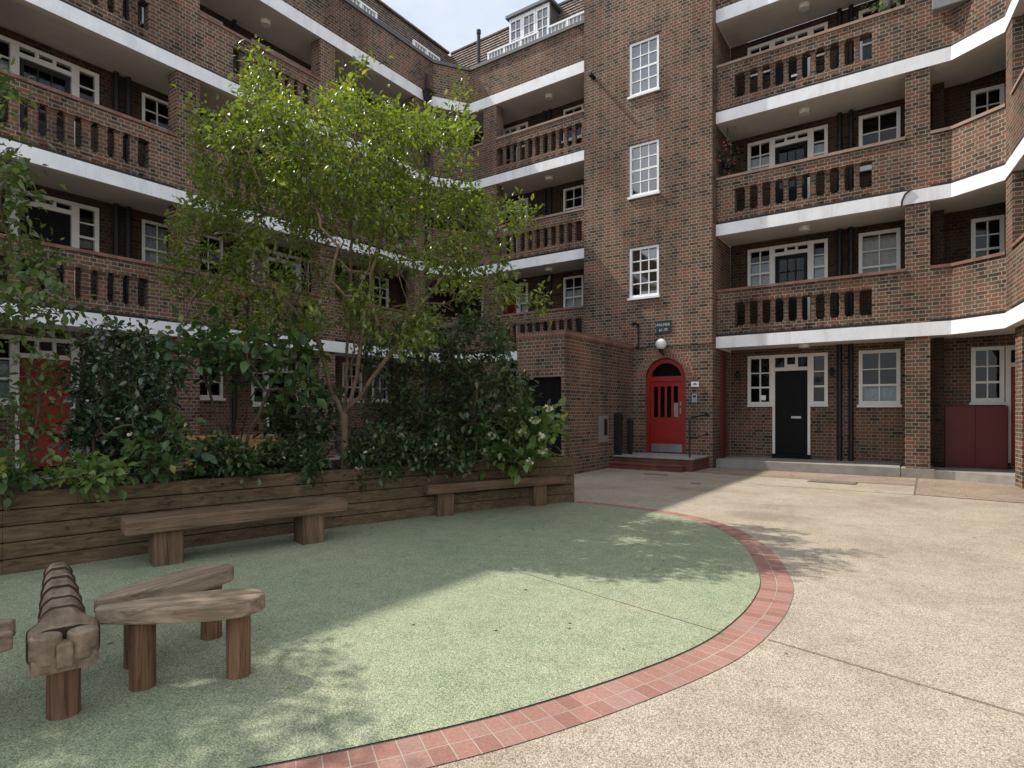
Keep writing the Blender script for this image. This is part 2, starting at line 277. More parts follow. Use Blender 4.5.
# ------------------------------------------------------------------ mesh helper
class MB:
    def __init__(s): s.v = []; s.f = []; s.mi = []
    def quad(s, a, b, c, d, mi=0):
        n = len(s.v); s.v += [tuple(a), tuple(b), tuple(c), tuple(d)]; s.f.append((n, n+1, n+2, n+3)); s.mi.append(mi)
    def poly(s, pts, mi=0):
        n = len(s.v); s.v += [tuple(p) for p in pts]; s.f.append(tuple(range(n, n+len(pts)))); s.mi.append(mi)
    def hexa(s, p, mi=0):
        """p: 8 corners, bottom ring of four then top ring"""
        n = len(s.v); s.v += [tuple(q) for q in p]
        for f in ((3, 2, 1, 0), (4, 5, 6, 7), (0, 1, 5, 4), (1, 2, 6, 5), (2, 3, 7, 6), (3, 0, 4, 7)):
            s.f.append(tuple(n+i for i in f)); s.mi.append(mi)
    def prism(s, pts, z0, z1, mi=0):
        n = len(s.v); k = len(pts)
        s.v += [(p[0], p[1], z0) for p in pts]+[(p[0], p[1], z1) for p in pts]
        s.f.append(tuple(n+i for i in reversed(range(k)))); s.f.append(tuple(n+k+i for i in range(k))); s.mi += [mi, mi]
        for i in range(k):
            j = (i+1) % k; s.f.append((n+i, n+j, n+k+j, n+k+i)); s.mi.append(mi)
    def box(s, x0, x1, y0, y1, z0, z1, mi=0):
        s.hexa([(x0, y0, z0), (x1, y0, z0), (x1, y1, z0), (x0, y1, z0), (x0, y0, z1), (x1, y0, z1), (x1, y1, z1), (x0, y1, z1)], mi)
    def tube(s, pts, rads, k=8, mi=0, caps=True):
        pts = [Vector(p) for p in pts]; n0 = len(s.v)
        if not hasattr(rads, '__len__'): rads = [rads]*len(pts)
        up = None
        for i, p in enumerate(pts):
            d = (pts[min(i+1, len(pts)-1)]-pts[max(i-1, 0)]).normalized()
            if up is None: up = d.orthogonal().normalized()
            a = (up-d*up.dot(d)); a = a.normalized() if a.length > 1e-6 else d.orthogonal().normalized(); up = a
            bb = d.cross(a)
            for q in range(k):
                an = 2*PI*q/k; s.v.append(tuple(p+(a*math.cos(an)+bb*math.sin(an))*rads[i]))
        for i in range(len(pts)-1):
            for q in range(k):
                r = (q+1) % k; s.f.append((n0+i*k+q, n0+i*k+r, n0+(i+1)*k+r, n0+(i+1)*k+q)); s.mi.append(mi)
        if caps:
            s.f.append(tuple(n0+q for q in reversed(range(k)))); s.f.append(tuple(n0+(len(pts)-1)*k+q for q in range(k))); s.mi += [mi, mi]
    def ball(s, c, r, k=12, mi=0, sz=1):
        n0 = len(s.v); c = Vector(c); h = k//2
        for i in range(1, h):
            for q in range(k):
                a = PI*i/h; bb = 2*PI*q/k; s.v.append((c.x+r*math.sin(a)*math.cos(bb), c.y+r*math.sin(a)*math.sin(bb), c.z+r*sz*math.cos(a)))
        s.v += [(c.x, c.y, c.z+r*sz), (c.x, c.y, c.z-r*sz)]; T = len(s.v)-2
        for i in range(h-2):
            for q in range(k):
                r2 = (q+1) % k; s.f.append((n0+i*k+q, n0+(i+1)*k+q, n0+(i+1)*k+r2, n0+i*k+r2)); s.mi.append(mi)
        for q in range(k):
            r2 = (q+1) % k
            s.f.append((T, n0+q, n0+r2)); s.f.append((T+1, n0+(h-2)*k+r2, n0+(h-2)*k+q)); s.mi += [mi, mi]
    def build(s, name, mats, parent=None, smooth=False, label=None, uv=True, bevel=0):
        me = bpy.data.meshes.new(name)
        off = parent_base(parent)
        v = [(a-off[0], b-off[1], c-off[2]) for a, b, c in s.v]
        me.from_pydata(v, [], s.f)
        if not isinstance(mats, (list, tuple)): mats = [mats]
        for q in mats: me.materials.append(q)
        me.polygons.foreach_set('material_index', s.mi)
        if smooth: me.polygons.foreach_set('use_smooth', [True]*len(me.polygons))
        if uv:
            me.update(); ul = me.uv_layers.new(name='UVMap'); data = np.zeros(len(me.loops)*2, dtype=np.float32)
            for p in me.polygons:
                n = p.normal
                for li in p.loop_indices:
                    co = s.v[me.loops[li].vertex_index]
                    if abs(n.z) > .75: a, b_ = co[0], co[1]
                    else:
                        l = math.hypot(n.x, n.y); a = (-n.y*co[0]+n.x*co[1])/l; b_ = co[2]
                    data[2*li] = a; data[2*li+1] = b_
            ul.data.foreach_set('uv', data)
        o = bpy.data.objects.new(name, me); COL.objects.link(o)
        if parent is not None: o.parent = parent
        if label: o['label'] = label
        if bevel:
            bv = o.modifiers.new('edge', 'BEVEL'); bv.width = bevel; bv.segments = 2; bv.limit_method = 'ANGLE'; bv.angle_limit = math.radians(40)
        return o
def parent_base(p):
    o = Vector((0, 0, 0))
    while p is not None: o = o+Vector(p.location); p = p.parent
    return o
def tag(o, label, cat, group=None):
    o['label'] = label; o['category'] = cat
    if group: o['group'] = group
    return o
def thing(name, label, cat, loc=(0, 0, 0), group=None):
    o = bpy.data.objects.new(name, None); o.empty_display_size = .2; COL.objects.link(o); o.location = loc
    return tag(o, label, cat, group)
def struct(o): o['kind'] = 'structure'; return o

class Frame:
    """a wall line: t runs along it, n points out into the courtyard"""
    def __init__(s, O, T, N): s.O = Vector(O+(0,)); s.T = Vector(T+(0,)).normalized(); s.N = Vector(N+(0,)).normalized()
    def p(s, t, n, z): q = s.O+s.T*t+s.N*n; return (q.x, q.y, z)
    def box(s, mb, t0, t1, n0, n1, z0, z1, mi=0):
        c = [s.p(t0, n1, z0), s.p(t1, n1, z0), s.p(t1, n0, z0), s.p(t0, n0, z0), s.p(t0, n1, z1), s.p(t1, n1, z1), s.p(t1, n0, z1), s.p(t0, n0, z1)]
        if s.T.cross(s.N).z > 0: c = [c[i] for i in (3, 2, 1, 0, 7, 6, 5, 4)]
        mb.hexa(c, mi)
    def quad(s, mb, t0, t1, n, z0, z1, mi=0):
        q = [s.p(t0, n, z0), s.p(t1, n, z0), s.p(t1, n, z1), s.p(t0, n, z1)]
        if s.T.cross(s.N).z > 0: q.reverse()
        mb.quad(*q, mi)
LEFT = Frame((-12.4, 0), (0, 1), (1, 0))
REAR = Frame((0, 14.5), (1, 0), (0, -1))
TOWER = Frame((0, 14.2), (1, 0), (0, -1))

def wall(fr, mb, t0, t1, z0, z1, n, holes, depth=.14, back=.45, mi=0, mv=1):
    ts = sorted({t0, t1, *[h[0] for h in holes], *[h[1] for h in holes]}); zs = sorted({z0, z1, *[h[2] for h in holes], *[h[3] for h in holes]})
    ts = [x for x in ts if t0 <= x <= t1]; zs = [x for x in zs if z0 <= x <= z1]
    for a, b in zip(ts, ts[1:]):
        for c, d in zip(zs, zs[1:]):
            mt, mz = (a+b)/2, (c+d)/2
            if any(h[0] < mt < h[1] and h[2] < mz < h[3] for h in holes): continue
            fr.quad(mb, a, b, n, c, d, mi)
    for h in holes:
        a, b, c, d = h[:4]
        for (ta, tb, za, zb) in ((a, a, c, d), (b, b, c, d), (a, b, c, c), (a, b, d, d)):
            if ta == tb: mb.quad(fr.p(ta, n, za), fr.p(ta, n-depth, za), fr.p(ta, n-depth, zb), fr.p(ta, n, zb), mi); mb.quad(fr.p(ta, n-depth, za), fr.p(ta, n-back, za), fr.p(ta, n-back, zb), fr.p(ta, n-depth, zb), mv)
            else: mb.quad(fr.p(ta, n, za), fr.p(tb, n, za), fr.p(tb, n-depth, za), fr.p(ta, n-depth, za), mi); mb.quad(fr.p(ta, n-depth, za), fr.p(tb, n-depth, za), fr.p(tb, n-back, za), fr.p(ta, n-back, za), mv)
        fr.quad(mb, a, b, n-back, c, d, mv)

# ------------------------------------------------------------------ the block of flats
flats = thing('apartment_building', 'brown brick block of flats with white balcony edges wrapped around the courtyard', 'building', (-7.6, 14.5, 0))
FLOOR = [.2, 3.12, 5.80, 8.48]             # walking levels
SOFF = [2.85, 5.53, 8.21, 10.62]           # undersides of the slabs above
SLABTOP = [3.12, 5.80, 8.48, 10.93]
PAR = 11.95

def glazing(fr, n, t0, t1, z0, z1, cols, rows, frame_w, name, parent, mt, curtain=None, sill=False, zbars=None, bar=.024, label=None):
    m = MB(); e = .0
    fr.box(m, t0, t0+frame_w, n-.07, n+.012, z0, z1); fr.box(m, t1-frame_w, t1, n-.07, n+.012, z0, z1)
    fr.box(m, t0+frame_w, t1-frame_w, n-.07, n+.009, z0, z0+frame_w*1.15); fr.box(m, t0+frame_w, t1-frame_w, n-.07, n+.009, z1-frame_w, z1)
    a, b, c, d = t0+frame_w, t1-frame_w, z0+frame_w*1.15, z1-frame_w
    for i in range(1, cols):
        x = a+(b-a)*i/cols; fr.box(m, x-bar/2, x+bar/2, n-.045, n-.012, c, d)
    for i in range(1, rows):
        z = c+(d-c)*i/rows; h = bar*(1.9 if (zbars and i in zbars) else 1)
        fr.box(m, a, b, n-.042, n-.008, z-h/2, z+h/2)
    if sill: fr.box(m, t0-.03, t1+.03, n-.06, n+.085, z0-.055, z0-.002)
    o = m.build(name, M[mt], parent, label=label)
    g = MB(); fr.quad(g, a, b, n-.03, c, d); g.build('pane', M['sky_glass' if mt == 'bwhite' else 'glass'], o)
    if curtain:
        k = MB(); ca, cb, cc, cd = curtain[:4]
        N_ = max(4, int((b-a)*22))
        for i in range(N_):
            x0 = a+(b-a)*(ca+(cb-ca)*i/N_); x1 = a+(b-a)*(ca+(cb-ca)*(i+1)/N_)
            n0 = n-.11-.015*(i % 2); n1 = n-.11-.015*((i+1) % 2)
            q = [fr.p(x0, n0, c+(d-c)*cc), fr.p(x1, n1, c+(d-c)*cc), fr.p(x1, n1, c+(d-c)*cd), fr.p(x0, n0, c+(d-c)*cd)]
            k.quad(*q)
        k.build('curtain', M[curtain[4]], o)
    return o

def panels(fr, m, t0, t1, n, z0, z1, spec):
    """raised mouldings of a panelled door leaf; spec in fractions of the leaf"""
    for a, b, c, d in spec:
        ta, tb = t0+(t1-t0)*a, t0+(t1-t0)*b; za, zb = z0+(z1-z0)*c, z0+(z1-z0)*d; e = .022
        fr.box(m, ta, tb, n, n+.012, za, za+e); fr.box(m, ta, tb, n, n+.012, zb-e, zb)
        fr.box(m, ta, ta+e, n, n+.0115, za+e, zb-e); fr.box(m, tb-e, tb, n, n+.0115, za+e, zb-e)
        fr.box(m, ta+e*2.2, tb-e*2.2, n, n+.007, za+e*2.2, zb-e*2.2)
FOUR = [(.1, .46, .07, .36), (.54, .9, .07, .36), (.1, .46, .44, .93), (.54, .9, .44, .93)]

def doorway(fr, n, t0, t1, base, soff, door='black', flip=False, style='panel', mt='cream', curt=None, label=None):
    """front door with a tall sidelight, a slim sidelight and a row of three lights above"""
    W = t1-t0
    def X(f): return t0+W*f if not flip else t1-W*f
    def R(f0, f1): a, b = X(f0), X(f1); return (min(a, b), max(a, b))
    z1 = soff-.12; zt = base+2.13; zs = base+1.30
    if z1-zt < .26: zt = z1-.26
    m = MB(); g = MB(); fw = .055
    A = R(.0, .325); D = R(.328, .79); C = R(.793, 1.0)
    holes = [(A[0], A[1], zs, z1), (D[0], D[1], base, z1), (C[0], C[1], zs, z1)]
    for (a, b), cols, rows in ((A, 2, 3), (C, 1, 3)):
        fr.box(m, a, a+fw*1.3, n-.07, n+.03, zs, z1); fr.box(m, b-fw*1.3, b, n-.07, n+.03, zs, z1)
        fr.box(m, a+fw*1.3, b-fw*1.3, n-.07, n+.027, zs, zs+fw*1.4); fr.box(m, a+fw*1.3, b-fw*1.3, n-.07, n+.027, z1-fw*1.4, z1)
        p, q, c, d = a+fw*1.3, b-fw*1.3, zs+fw*1.4, z1-fw*1.4
        for i in range(1, cols): x = p+(q-p)*i/cols; fr.box(m, x-.016, x+.016, n-.05, n-.002, c, d)
        for i in range(1, rows): z = c+(d-c)*i/rows; fr.box(m, p, q, n-.047, n+.002, z-(.022 if i == 1 else .013), z+(.022 if i == 1 else .013))
        fr.quad(g, p, q, n-.03, c, d)
        fr.box(m, a-.012, b+.012, n-.05, n+.055, zs-.045, zs-.003)
    a, b = D; jw = .052
    fr.box(m, a-.005, a+jw, n-.08, n+.034, base, z1); fr.box(m, b-jw, b+.005, n-.08, n+.034, base, z1)
    fr.box(m, a+jw, b-jw, n-.08, n+.031, zt, zt+.085); fr.box(m, a+jw, b-jw, n-.08, n+.031, z1-.075, z1)
    p, q, c, d = a+jw, b-jw, zt+.085, z1-.075
    for i in (1, 2): x = p+(q-p)*i/3; fr.box(m, x-.028, x+.028, n-.05, n+.02, c, d)
    fr.box(m, p+(q-p)/3+.028, p+(q-p)*2/3-.028, n-.05, n+.015, c, c+(d-c)*.28)
    fr.quad(g, p, q, n-.03, c, d)
    o = m.build('doorway', M[mt], flats, label=label)
    g.build('pane', M['glass'], o)
    k = MB(); zb = base+.11
    if style == 'panel':
        fr.box(k, p, q, n-.06, n-.025, zb, zt); panels(fr, k, p, q, n-.025, zb, zt, FOUR)
    elif style == 'sheet':
        fr.box(k, p, q, n-.06, n-.02, zb, zt); panels(fr, k, p, q, n-.02, zb, zt, [(.06, .94, .04, .47), (.06, .94, .5, .96)])
    else:                               # half glazed leaf
        fr.box(k, p, q, n-.06, n-.025, zb, zb+.9); panels(fr, k, p, q, n-.025, zb, zb+.9, [(.1, .9, .1, .9)])
        fr.box(k, p, p+.085, n-.06, n-.025, zb+.9, zt); fr.box(k, q-.085, q, n-.06, n-.025, zb+.9, zt); fr.box(k, p+.085, q-.085, n-.06, n-.025, zt-.09, zt)
        for i in (1, 2): x = p+.085+(q-p-.17)*i/3; fr.box(k, x-.012, x+.012, n-.055, n-.03, zb+.9, zt-.09)
        for i in (1, 2): z = zb+.9+(zt-.99-zb)*i/3; fr.box(k, p+.085, q-.085, n-.052, n-.033, z-.012, z+.012)
    dr = k.build('door', M[door], o)
    s = MB(); fr.box(s, a-.01, b+.01, n-.06, n+.09, base, base+.105); s.build('threshold', M['black'], o)
    if style == 'panel':
        h = MB(); fr.box(h, (p+q)/2+.0, (p+q)/2+.22, n-.013, n+.006, zb+.86, zb+.915); h.build('letter_plate', M['steel'], dr)
    if style == 'glazed':
        gg = MB(); fr.quad(gg, p+.085, q-.085, n-.042, zb+.9, zt-.09); gg.build('pane', M['glass'], dr) if False else gg.build('door_pane', M['glass'], o)
    if curt:
        kk = MB()
        for (u0, u1), (f0, f1) in curt_ranges(A, C, D, zs, z1, curt):
            fr.quad(kk, u0+.06, u1-.06, n-.11, f0, f1)
        kk.build('curtain', M['netting'], o)
    return holes
def curt_ranges(A, C, D, zs, z1, which):
    r = []
    if 'A' in which: r.append((A, (zs+.05, zs+(z1-zs)*.62)))
    if 'C' in which: r.append((C, (zs+.05, zs+(z1-zs)*.62)))
    if 'D' in which: r.append((D, (zs-.1, zs+.55)))
    return r

def sash_spec(t0, t1, z0, z1): return (t0, t1, z0, z1)

# --- balustrades -----------------------------------------------------------
def balustrade(fr, t0, t1, zf, solid0, solid1, count, name_c='coping_red', hw=.05):
    h = 1.06; b0, b1 = zf+.24, zf+.78
    m = MB(); th = .225
    fr.box(m, t0, t1, -th, 0, zf+.002, b0); fr.box(m, t0, t1, -th, 0, b1, zf+h)
    if solid0 > 0: fr.box(m, t0, t0+solid0, -th, 0, b0, b1)
    if solid1 > 0: fr.box(m, t1-solid1, t1, -th, 0, b0, b1)
    a, b = t0+solid0, t1-solid1; pitch = (b-a)/count
    for i in range(1, count):
        c = a+pitch*i
        fr.box(m, c-hw, c+hw, -.115, -.03, b0-.001, b1+.001, 1)
        fr.box(m, c-hw-.02, c+hw+.02, -.125, -.02, b0-.001, b0+.045, 1); fr.box(m, c-hw-.02, c+hw+.02, -.125, -.02, b1-.045, b1+.001, 1)
    for i in range(count):             # little dentil bricks under and over the openings
        c = a+pitch*(i+.5)
        for z in (b0-.145, b1+.004): fr.box(m, c-.052, c+.052, -.004, .022, z, z+.066, 1)
    o = m.build('balustrade', [M['brick'], M['brick_baluster']], flats)
    c = MB(); fr.box(c, t0, t1, .001, .014, zf+.003, zf+.055); c.build('flashing', M['black_matt'], o)
    c = MB(); fr.box(c, t0, t1, -th-.02, .03, zf+h+.001, zf+h+.06); c.build('coping', M[name_c], o)
def solid_parapet(fr, t0, t1, zf, name_c='coping_red'):
    m = MB(); fr.box(m, t0, t1, -.225, 0, zf+.002, zf+1.06); o = m.build('parapet', M['brick'], flats)
    c = MB(); fr.box(c, t0, t1, .001, .014, zf+.003, zf+.055); c.build('flashing', M['black_matt'], o)
    c = MB(); fr.box(c, t0, t1, -.245, .03, zf+1.061, zf+1.12); c.build('coping', M[name_c], o)
def pier(fr, t0, t1, z0, z1, n0=-.36, n1=.0):
    m = MB(); fr.box(m, t0, t1, n0, n1, z0, z1); return m.build('pier', M['brick'], flats)
def slab(pts_front, pts_back, z0, z1):
    """white edge beam + painted soffit following the wall line (front points left to right as seen)"""
    m = MB(); k = len(pts_front)
    for i in range(k-1):
        f0, f1 = Vector(pts_front[i]), Vector(pts_front[i+1]); q0, q1 = Vector(pts_back[i]), Vector(pts_back[i+1])
        d0 = (q0-f0).normalized()*.2; d1 = (q1-f1).normalized()*.2
        A = lambda v, z: (v.x, v.y, z)
        m.quad(A(f0, z0), A(f1, z0), A(f1, z1), A(f0, z1), 0)
        m.quad(A(f1, z0), A(f0, z0), A(f0+d0, z0), A(f1+d1, z0), 1)
        m.quad(A(f1+d1, z0), A(f0+d0, z0), A(f0+d0, z0+.045), A(f1+d1, z0+.045), 1)
        m.quad(A(f1+d1, z0+.045), A(f0+d0, z0+.045), A(q0, z0+.045), A(q1, z0+.045), 1)
        m.quad(A(f0, z1), A(f1, z1), A(q1, z1), A(q0, z1), 2)
    for i, rev in ((0, True), (k-1, False)):
        f, q = Vector(pts_front[i]), Vector(pts_back[i])
        m.quad(A(f, z0), A(q, z0), A(q, z1), A(f, z1), 0)
    o = m.build('balcony_slab', [M['white'], M['soffit'], M['concrete']], flats)
    return o

# wall line, courtyard side
FO = .03                                    # the white edge stands a little proud of the brickwork
C0, C1 = (-12.4, 13.5), (-11.75, 14.5)       # left rear corner, cut off
R0, R1 = (.36, 14.5), (1.14, 13.97)          # right rear corner
R2 = (2.15, 5.2)
CH_L = Frame(C0, (C1[0]-C0[0], C1[1]-C0[1]), (1.0, -.65))
CH_R = Frame(R0, (R1[0]-R0[0], R1[1]-R0[1]), (R1[1]-R0[1], -(R1[0]-R0[0])))
RIGHT = Frame(R1, (R2[0]-R1[0], R2[1]-R1[1]), (-(R1[1]-R2[1]), -(R2[0]-R1[0])))
len_chl = math.dist(C0, C1); len_chr = math.dist(R0, R1); len_r = math.dist(R1, R2)
BK = 1.25
for i in range(4):
    z0, z1 = SOFF[i], SLABTOP[i]
    slab([(-12.4+FO, -4), (C0[0]+FO, C0[1]-.01), (C1[0], C1[1]-FO), (-7.59, 14.5-FO)], [(-12.4-BK, -4), (-12.4-BK, 15.2), (-12.4-.6, 14.5+BK), (-7.59, 14.5+BK)], z0, z1)
    slab([(-4.175, 14.5-FO), (R0[0]-.005, 14.5-FO), (R1[0]-.02, R1[1]-.022), (R2[0]-FO, R2[1])], [(-4.175, 14.5+BK), (R0[0]+.3, 14.5+BK), (R1[0]+1.3, 15.2), (R2[0]+BK, R2[1])], z0, z1)

# --- left wing -------------------------------------------------------------
LP = [(2.55, 3.0), (5.96, 6.42), (9.40, 9.86), (12.72, 13.2)]
for i, zf in enumerate(FLOOR):
    for a, b in LP:
        if a < 4 and i == 0: pass
        pier(LEFT, a, b, (zf if i else .0)+.001, SOFF[i]-.001)
LB = [(3.0, 5.96, .1, .52, 9), (6.42, 9.40, .72, .3, 8), (9.86, 12.72, .4, .4, 8)]
for i in (1, 2, 3):
    zf = FLOOR[i]
    for a, b, s0, s1, c in LB: balustrade(LEFT, a, b, zf, s0, s1, c, hw=.07)
    solid_parapet(LEFT, -4, 2.55, zf)
    pier_low = MB()
    solid_parapet(LEFT, 13.2, 13.49, zf); solid_parapet(CH_L, .0, len_chl, zf)
# rear wall of the left wing
for i, zf in enumerate(FLOOR):
    for y in (5.33, 5.55, 7.85):
        d = MB(); d.tube([(-13.575, y, zf), (-13.575, y, SOFF[i]+.04)], .052, 10); d.build('downpipe', M['black_matt'], flats)
wb = -BK
mleft = MB(); holes = []
rng = random.Random(3)
specs = []
for i, zf in enumerate(FLOOR):
    so = SOFF[i]
    up = i > 0
    holes += doorway(LEFT, wb, 3.06, 5.04, zf, so, door=('red_old', 'black', 'black_matt', 'black')[i], flip=False, style=('sheet', 'panel', 'glazed', 'panel')[i], curt=('A', None, 'A', None)[i])
    W = [(5.84, 6.46), (6.93, 7.6)]
    for a, b in W: specs.append((a, b, so-1.06 if up else so-1.2, so-.12, 2, 3, rng.choice(['blind', 'netting', None])))
    holes += doorway(LEFT, wb, 8.32, 10.3, zf, so, door=('black', 'black', 'red_old', 'black')[i], flip=True, style=('glazed', 'panel', 'panel', 'glazed')[i], curt=(None, 'C', None, 'A')[i])
    for a, b in ((11.1, 11.8), (12.2, 12.85)): specs.append((a, b, so-1.06 if up else so-1.2, so-.12, 2, 3, rng.choice(['blind', 'netting', None])))
    specs.append((1.2, 1.9, so-1.06, so-.12, 2, 3, 'netting'))
holes += [s[:4] for s in specs]
for za, zb, mt_ in ((0, 2.9, 'brick_half_shaded'), (2.9, 10.66, 'brick_shaded')):
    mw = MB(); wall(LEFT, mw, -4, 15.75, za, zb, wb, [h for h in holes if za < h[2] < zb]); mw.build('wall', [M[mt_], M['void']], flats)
for a, b, c, d, co, ro, cu in specs:
    glazing(LEFT, wb+.012, a, b, c, d, co, ro, .058, 'window', flats, 'cream', (0, 1, .0, rng.choice([.55, .98]), cu) if cu else None, sill=True, zbars=(1,))
# top storey brick band, parapet and roof
m = MB(); LEFT.box(m, -4, 13.49, -.3, 0, 10.932, PAR); CH_L.box(m, 0, len_chl, -.3, 0, 10.932, PAR); REAR.box(m, -11.75, -7.585, -.3, 0, 10.932, PAR)
m.build('roof_parapet', M['brick'], flats)
m = MB(); LEFT.box(m, -4, 13.49, -.34, .05, PAR+.002, PAR+.1); CH_L.box(m, 0, len_chl, -.34, .05, PAR+.002, PAR+.1); REAR.box(m, -11.75, -7.585, -.34, .05, PAR+.002, PAR+.1)
m.build('parapet_coping', M['lead'], flats)
m = MB(); REAR.box(m, -4.17, .36, -.3, 0, 10.932, PAR); CH_R.box(m, 0, len_chr, -.3, 0, 10.932, PAR); RIGHT.box(m, 0, len_r, -.3, 0, 10.932, PAR)
m.build('roof_parapet', M['brick'], flats)
m = MB(); REAR.box(m, -4.17, .36, -.34, .05, PAR+.002, PAR+.1); CH_R.box(m, 0, len_chr, -.34, .05, PAR+.002, PAR+.1); RIGHT.box(m, 0, len_r, -.34, .05, PAR+.002, PAR+.1)
m.build('parapet_coping', M['lead'], flats)
ZR = 13.9
def hip(fr_pts, name):
    """tiled slope in overlapping courses between a lower and an upper line, plus the flat behind"""
    m = MB()
    for (a0, a1, b0, b1) in fr_pts:
        a0, a1, b0, b1 = map(Vector, (a0, a1, b0, b1)); N_ = 17
        up = (b0-a0).normalized(); nrm = (a1-a0).cross(b0-a0).normalized()
        for i in range(N_):
            p0, p1 = a0.lerp(b0, i/N_)+nrm*.035, a1.lerp(b1, i/N_)+nrm*.035
            q0, q1 = a0.lerp(b0, (i+1)/N_)+nrm*.006, a1.lerp(b1, (i+1)/N_)+nrm*.006
            m.quad(p0, p1, q1, q0); m.quad(a0.lerp(b0, i/N_)+nrm*.004, a1.lerp(b1, i/N_)+nrm*.004, p1, p0)
    return m
mL = hip([((-12.85, -4, 11.7), (-12.85, 15, 11.7), (-13.9, -4, ZR), (-13.9, 16.0, ZR))], 'l')
mL.quad((-13.9, -4, ZR), (-13.9, 16, ZR), (-22, 24, ZR), (-22, -4, ZR)); mL.box(-13.95, -13.8, -4, 15.9, ZR, ZR+.07)
mL.build('roof', M['tile'], flats)
mR = hip([((-12.85, 15.0, 11.7), (-7.5, 15.0, 11.7), (-13.9, 16.0, ZR), (-7.5, 16.0, ZR))], 'r')
mR.quad((-13.9, 16, ZR), (-7.5, 16, ZR), (-7.5, 24, ZR), (-22, 24, ZR)); mR.box(-13.8, -7.5, 15.95, 16.1, ZR, ZR+.07)
mR.build('roof', M['tile'], flats)
mQ = hip([((-4.2, 15.0, 11.7), (.9, 15.0, 11.7), (-4.2, 16.0, ZR), (2.2, 16.0, ZR)), ((1.55, 14.6, 11.7), (2.6, 5.2, 11.7), (2.2, 16.0, ZR), (3.7, 5.2, ZR))], 'q')
mQ.quad((-4.2, 16, ZR), (2.2, 16, ZR), (3.7, 5.2, ZR), (12, 24, ZR)); mQ.build('roof', M['tile'], flats)
# dormer on the rear roof
DF = Frame((0, 15.2), (1, 0), (0, -1))
m = MB(); DF.box(m, -10.72, -9.3, -1.4, -.06, 11.8, 13.56); dm = m.build('dormer', M['lead'], flats)
m = MB(); DF.box(m, -10.83, -9.19, -1.4, .09, 13.57, 13.66); m.build('dormer_roof', M['lead'], dm)
m = MB()
g = MB()
for k in range(3):
    a = -10.74+k*.487; b = a+.476
    DF.box(m, a, a+.06, -.06, .0, 11.9, 13.56); DF.box(m, b-.06, b, -.06, .0, 11.9, 13.56); DF.box(m, a+.06, b-.06, -.06, -.003, 13.44, 13.56); DF.box(m, a+.06, b-.06, -.06, -.003, 11.9, 12.05)
    DF.box(m, (a+b)/2-.012, (a+b)/2+.012, -.05, -.012, 12.05, 13.44)
    for q in range(1, 5): z = 12.05+q*.278; DF.box(m, a+.06, b-.06, -.047, -.008, z-.012, z+.012)
    DF.quad(g, a+.06, b-.06, -.04, 12.05, 13.44)
m.build('dormer_window', M['bwhite'], dm); g.build('dormer_pane', M['sky_glass'], dm)
def railing(fr, t0, t1, n, bays, ret=False):
    m = MB(); g = MB(); z0, z1 = PAR+.1, PAR+.42
    for i in range(bays+1): t = t0+(t1-t0)*i/bays; fr.box(m, t-.03, t+.03, n-.03, n+.03, z0, z1)
    fr.box(m, t0-.03, t1+.03, n-.035, n+.035, z1+.001, z1+.05); fr.box(m, t0+.03, t1-.03, n-.015, n+.015, z0+.05, z0+.09)
    k = int((t1-t0)/.11)
    for i in range(1, k): t = t0+(t1-t0)*i/k; fr.box(m, t-.012, t+.012, n-.012, n+.012, z0+.09, z1)
    fr.quad(g, t0+.03, t1-.03, n-.02, z0+.1, z1); o = m.build('roof_railing', M['bwhite'], flats); g.build('screen_panel', M['netting'], o)
railing(REAR, -11.15, -9.35, -.18, 3); railing(REAR, -9.0, -7.7, -.18, 2); railing(LEFT, 12.9, 14.0, -.2, 2); railing(LEFT, 9.8, 11.4, -.2, 3)
m = MB(); m.tube([(-11.6, 14.75, 11.3), (-11.6, 14.75, 13.2)], .055, 10); m.tube([(-11.6, 14.75, 13.2), (-11.6, 14.75, 13.32)], .07, 10); m.build('vent_pipe', M['black_matt'], flats, smooth=False)
# left corner downpipe with hopper head
m = MB(); px, py = -12.33, 13.12
m.tube([(px+.06, py, .3), (px+.06, py, 10.75)], .05, 10); m.tube([(px+.06, py, 10.9), (px+.06, py, 11.4)], .05, 10)
for z in (3.6, 6.3, 9.0): m.box(px+.0, px+.12, py-.075, py+.075, z, z+.05)
o = m.build('downpipe', M['black_matt'], flats)
m = MB(); m.hexa([(px, py-.07, 10.58), (px+.13, py-.07, 10.58), (px+.13, py+.07, 10.58), (px, py+.07, 10.58), (px-.01, py-.13, 10.84), (px+.19, py-.13, 10.84), (px+.19, py+.13, 10.84), (px-.01, py+.13, 10.84)])
m.box(px-.01, px+.21, py-.145, py+.145, 10.841, 10.9); m.build('hopper_head', M['black_matt'], o)

# --- rear wing, left of the tower ---------------------------------------------
for i, zf in enumerate(FLOOR):
    pier(REAR, -11.22, -10.72, (zf if i else 0)+.001, SOFF[i]-.001)
    if i:
        balustrade(REAR, -10.72, -7.59, zf, .0, .22, 11, 'coping_pale' if i > 1 else 'coping_red')
        solid_parapet(REAR, -11.75, -11.22, zf, 'coping_pale' if i > 1 else 'coping_red')
mr = MB(); holes = []; specs = []
for i, zf in enumerate(FLOOR):
    so = SOFF[i]
    holes += doorway(REAR, wb, -12.25, -10.4, zf, so, door=('black', 'red_old', 'black', 'black')[i], style='panel', curt=('A', 'C', None, None)[i])
    specs.append((-9.1, -8.42, so-1.1, so-.13, 2, 3, 'netting' if i in (0, 1) else None))
    for k in (0, 1):
        d = MB(); x = -9.75+.2*k; d.tube([(x, 15.68, zf), (x, 15.68, so)], .05, 10); d.build('downpipe', M['black_matt'], flats)
holes += [s[:4] for s in specs]
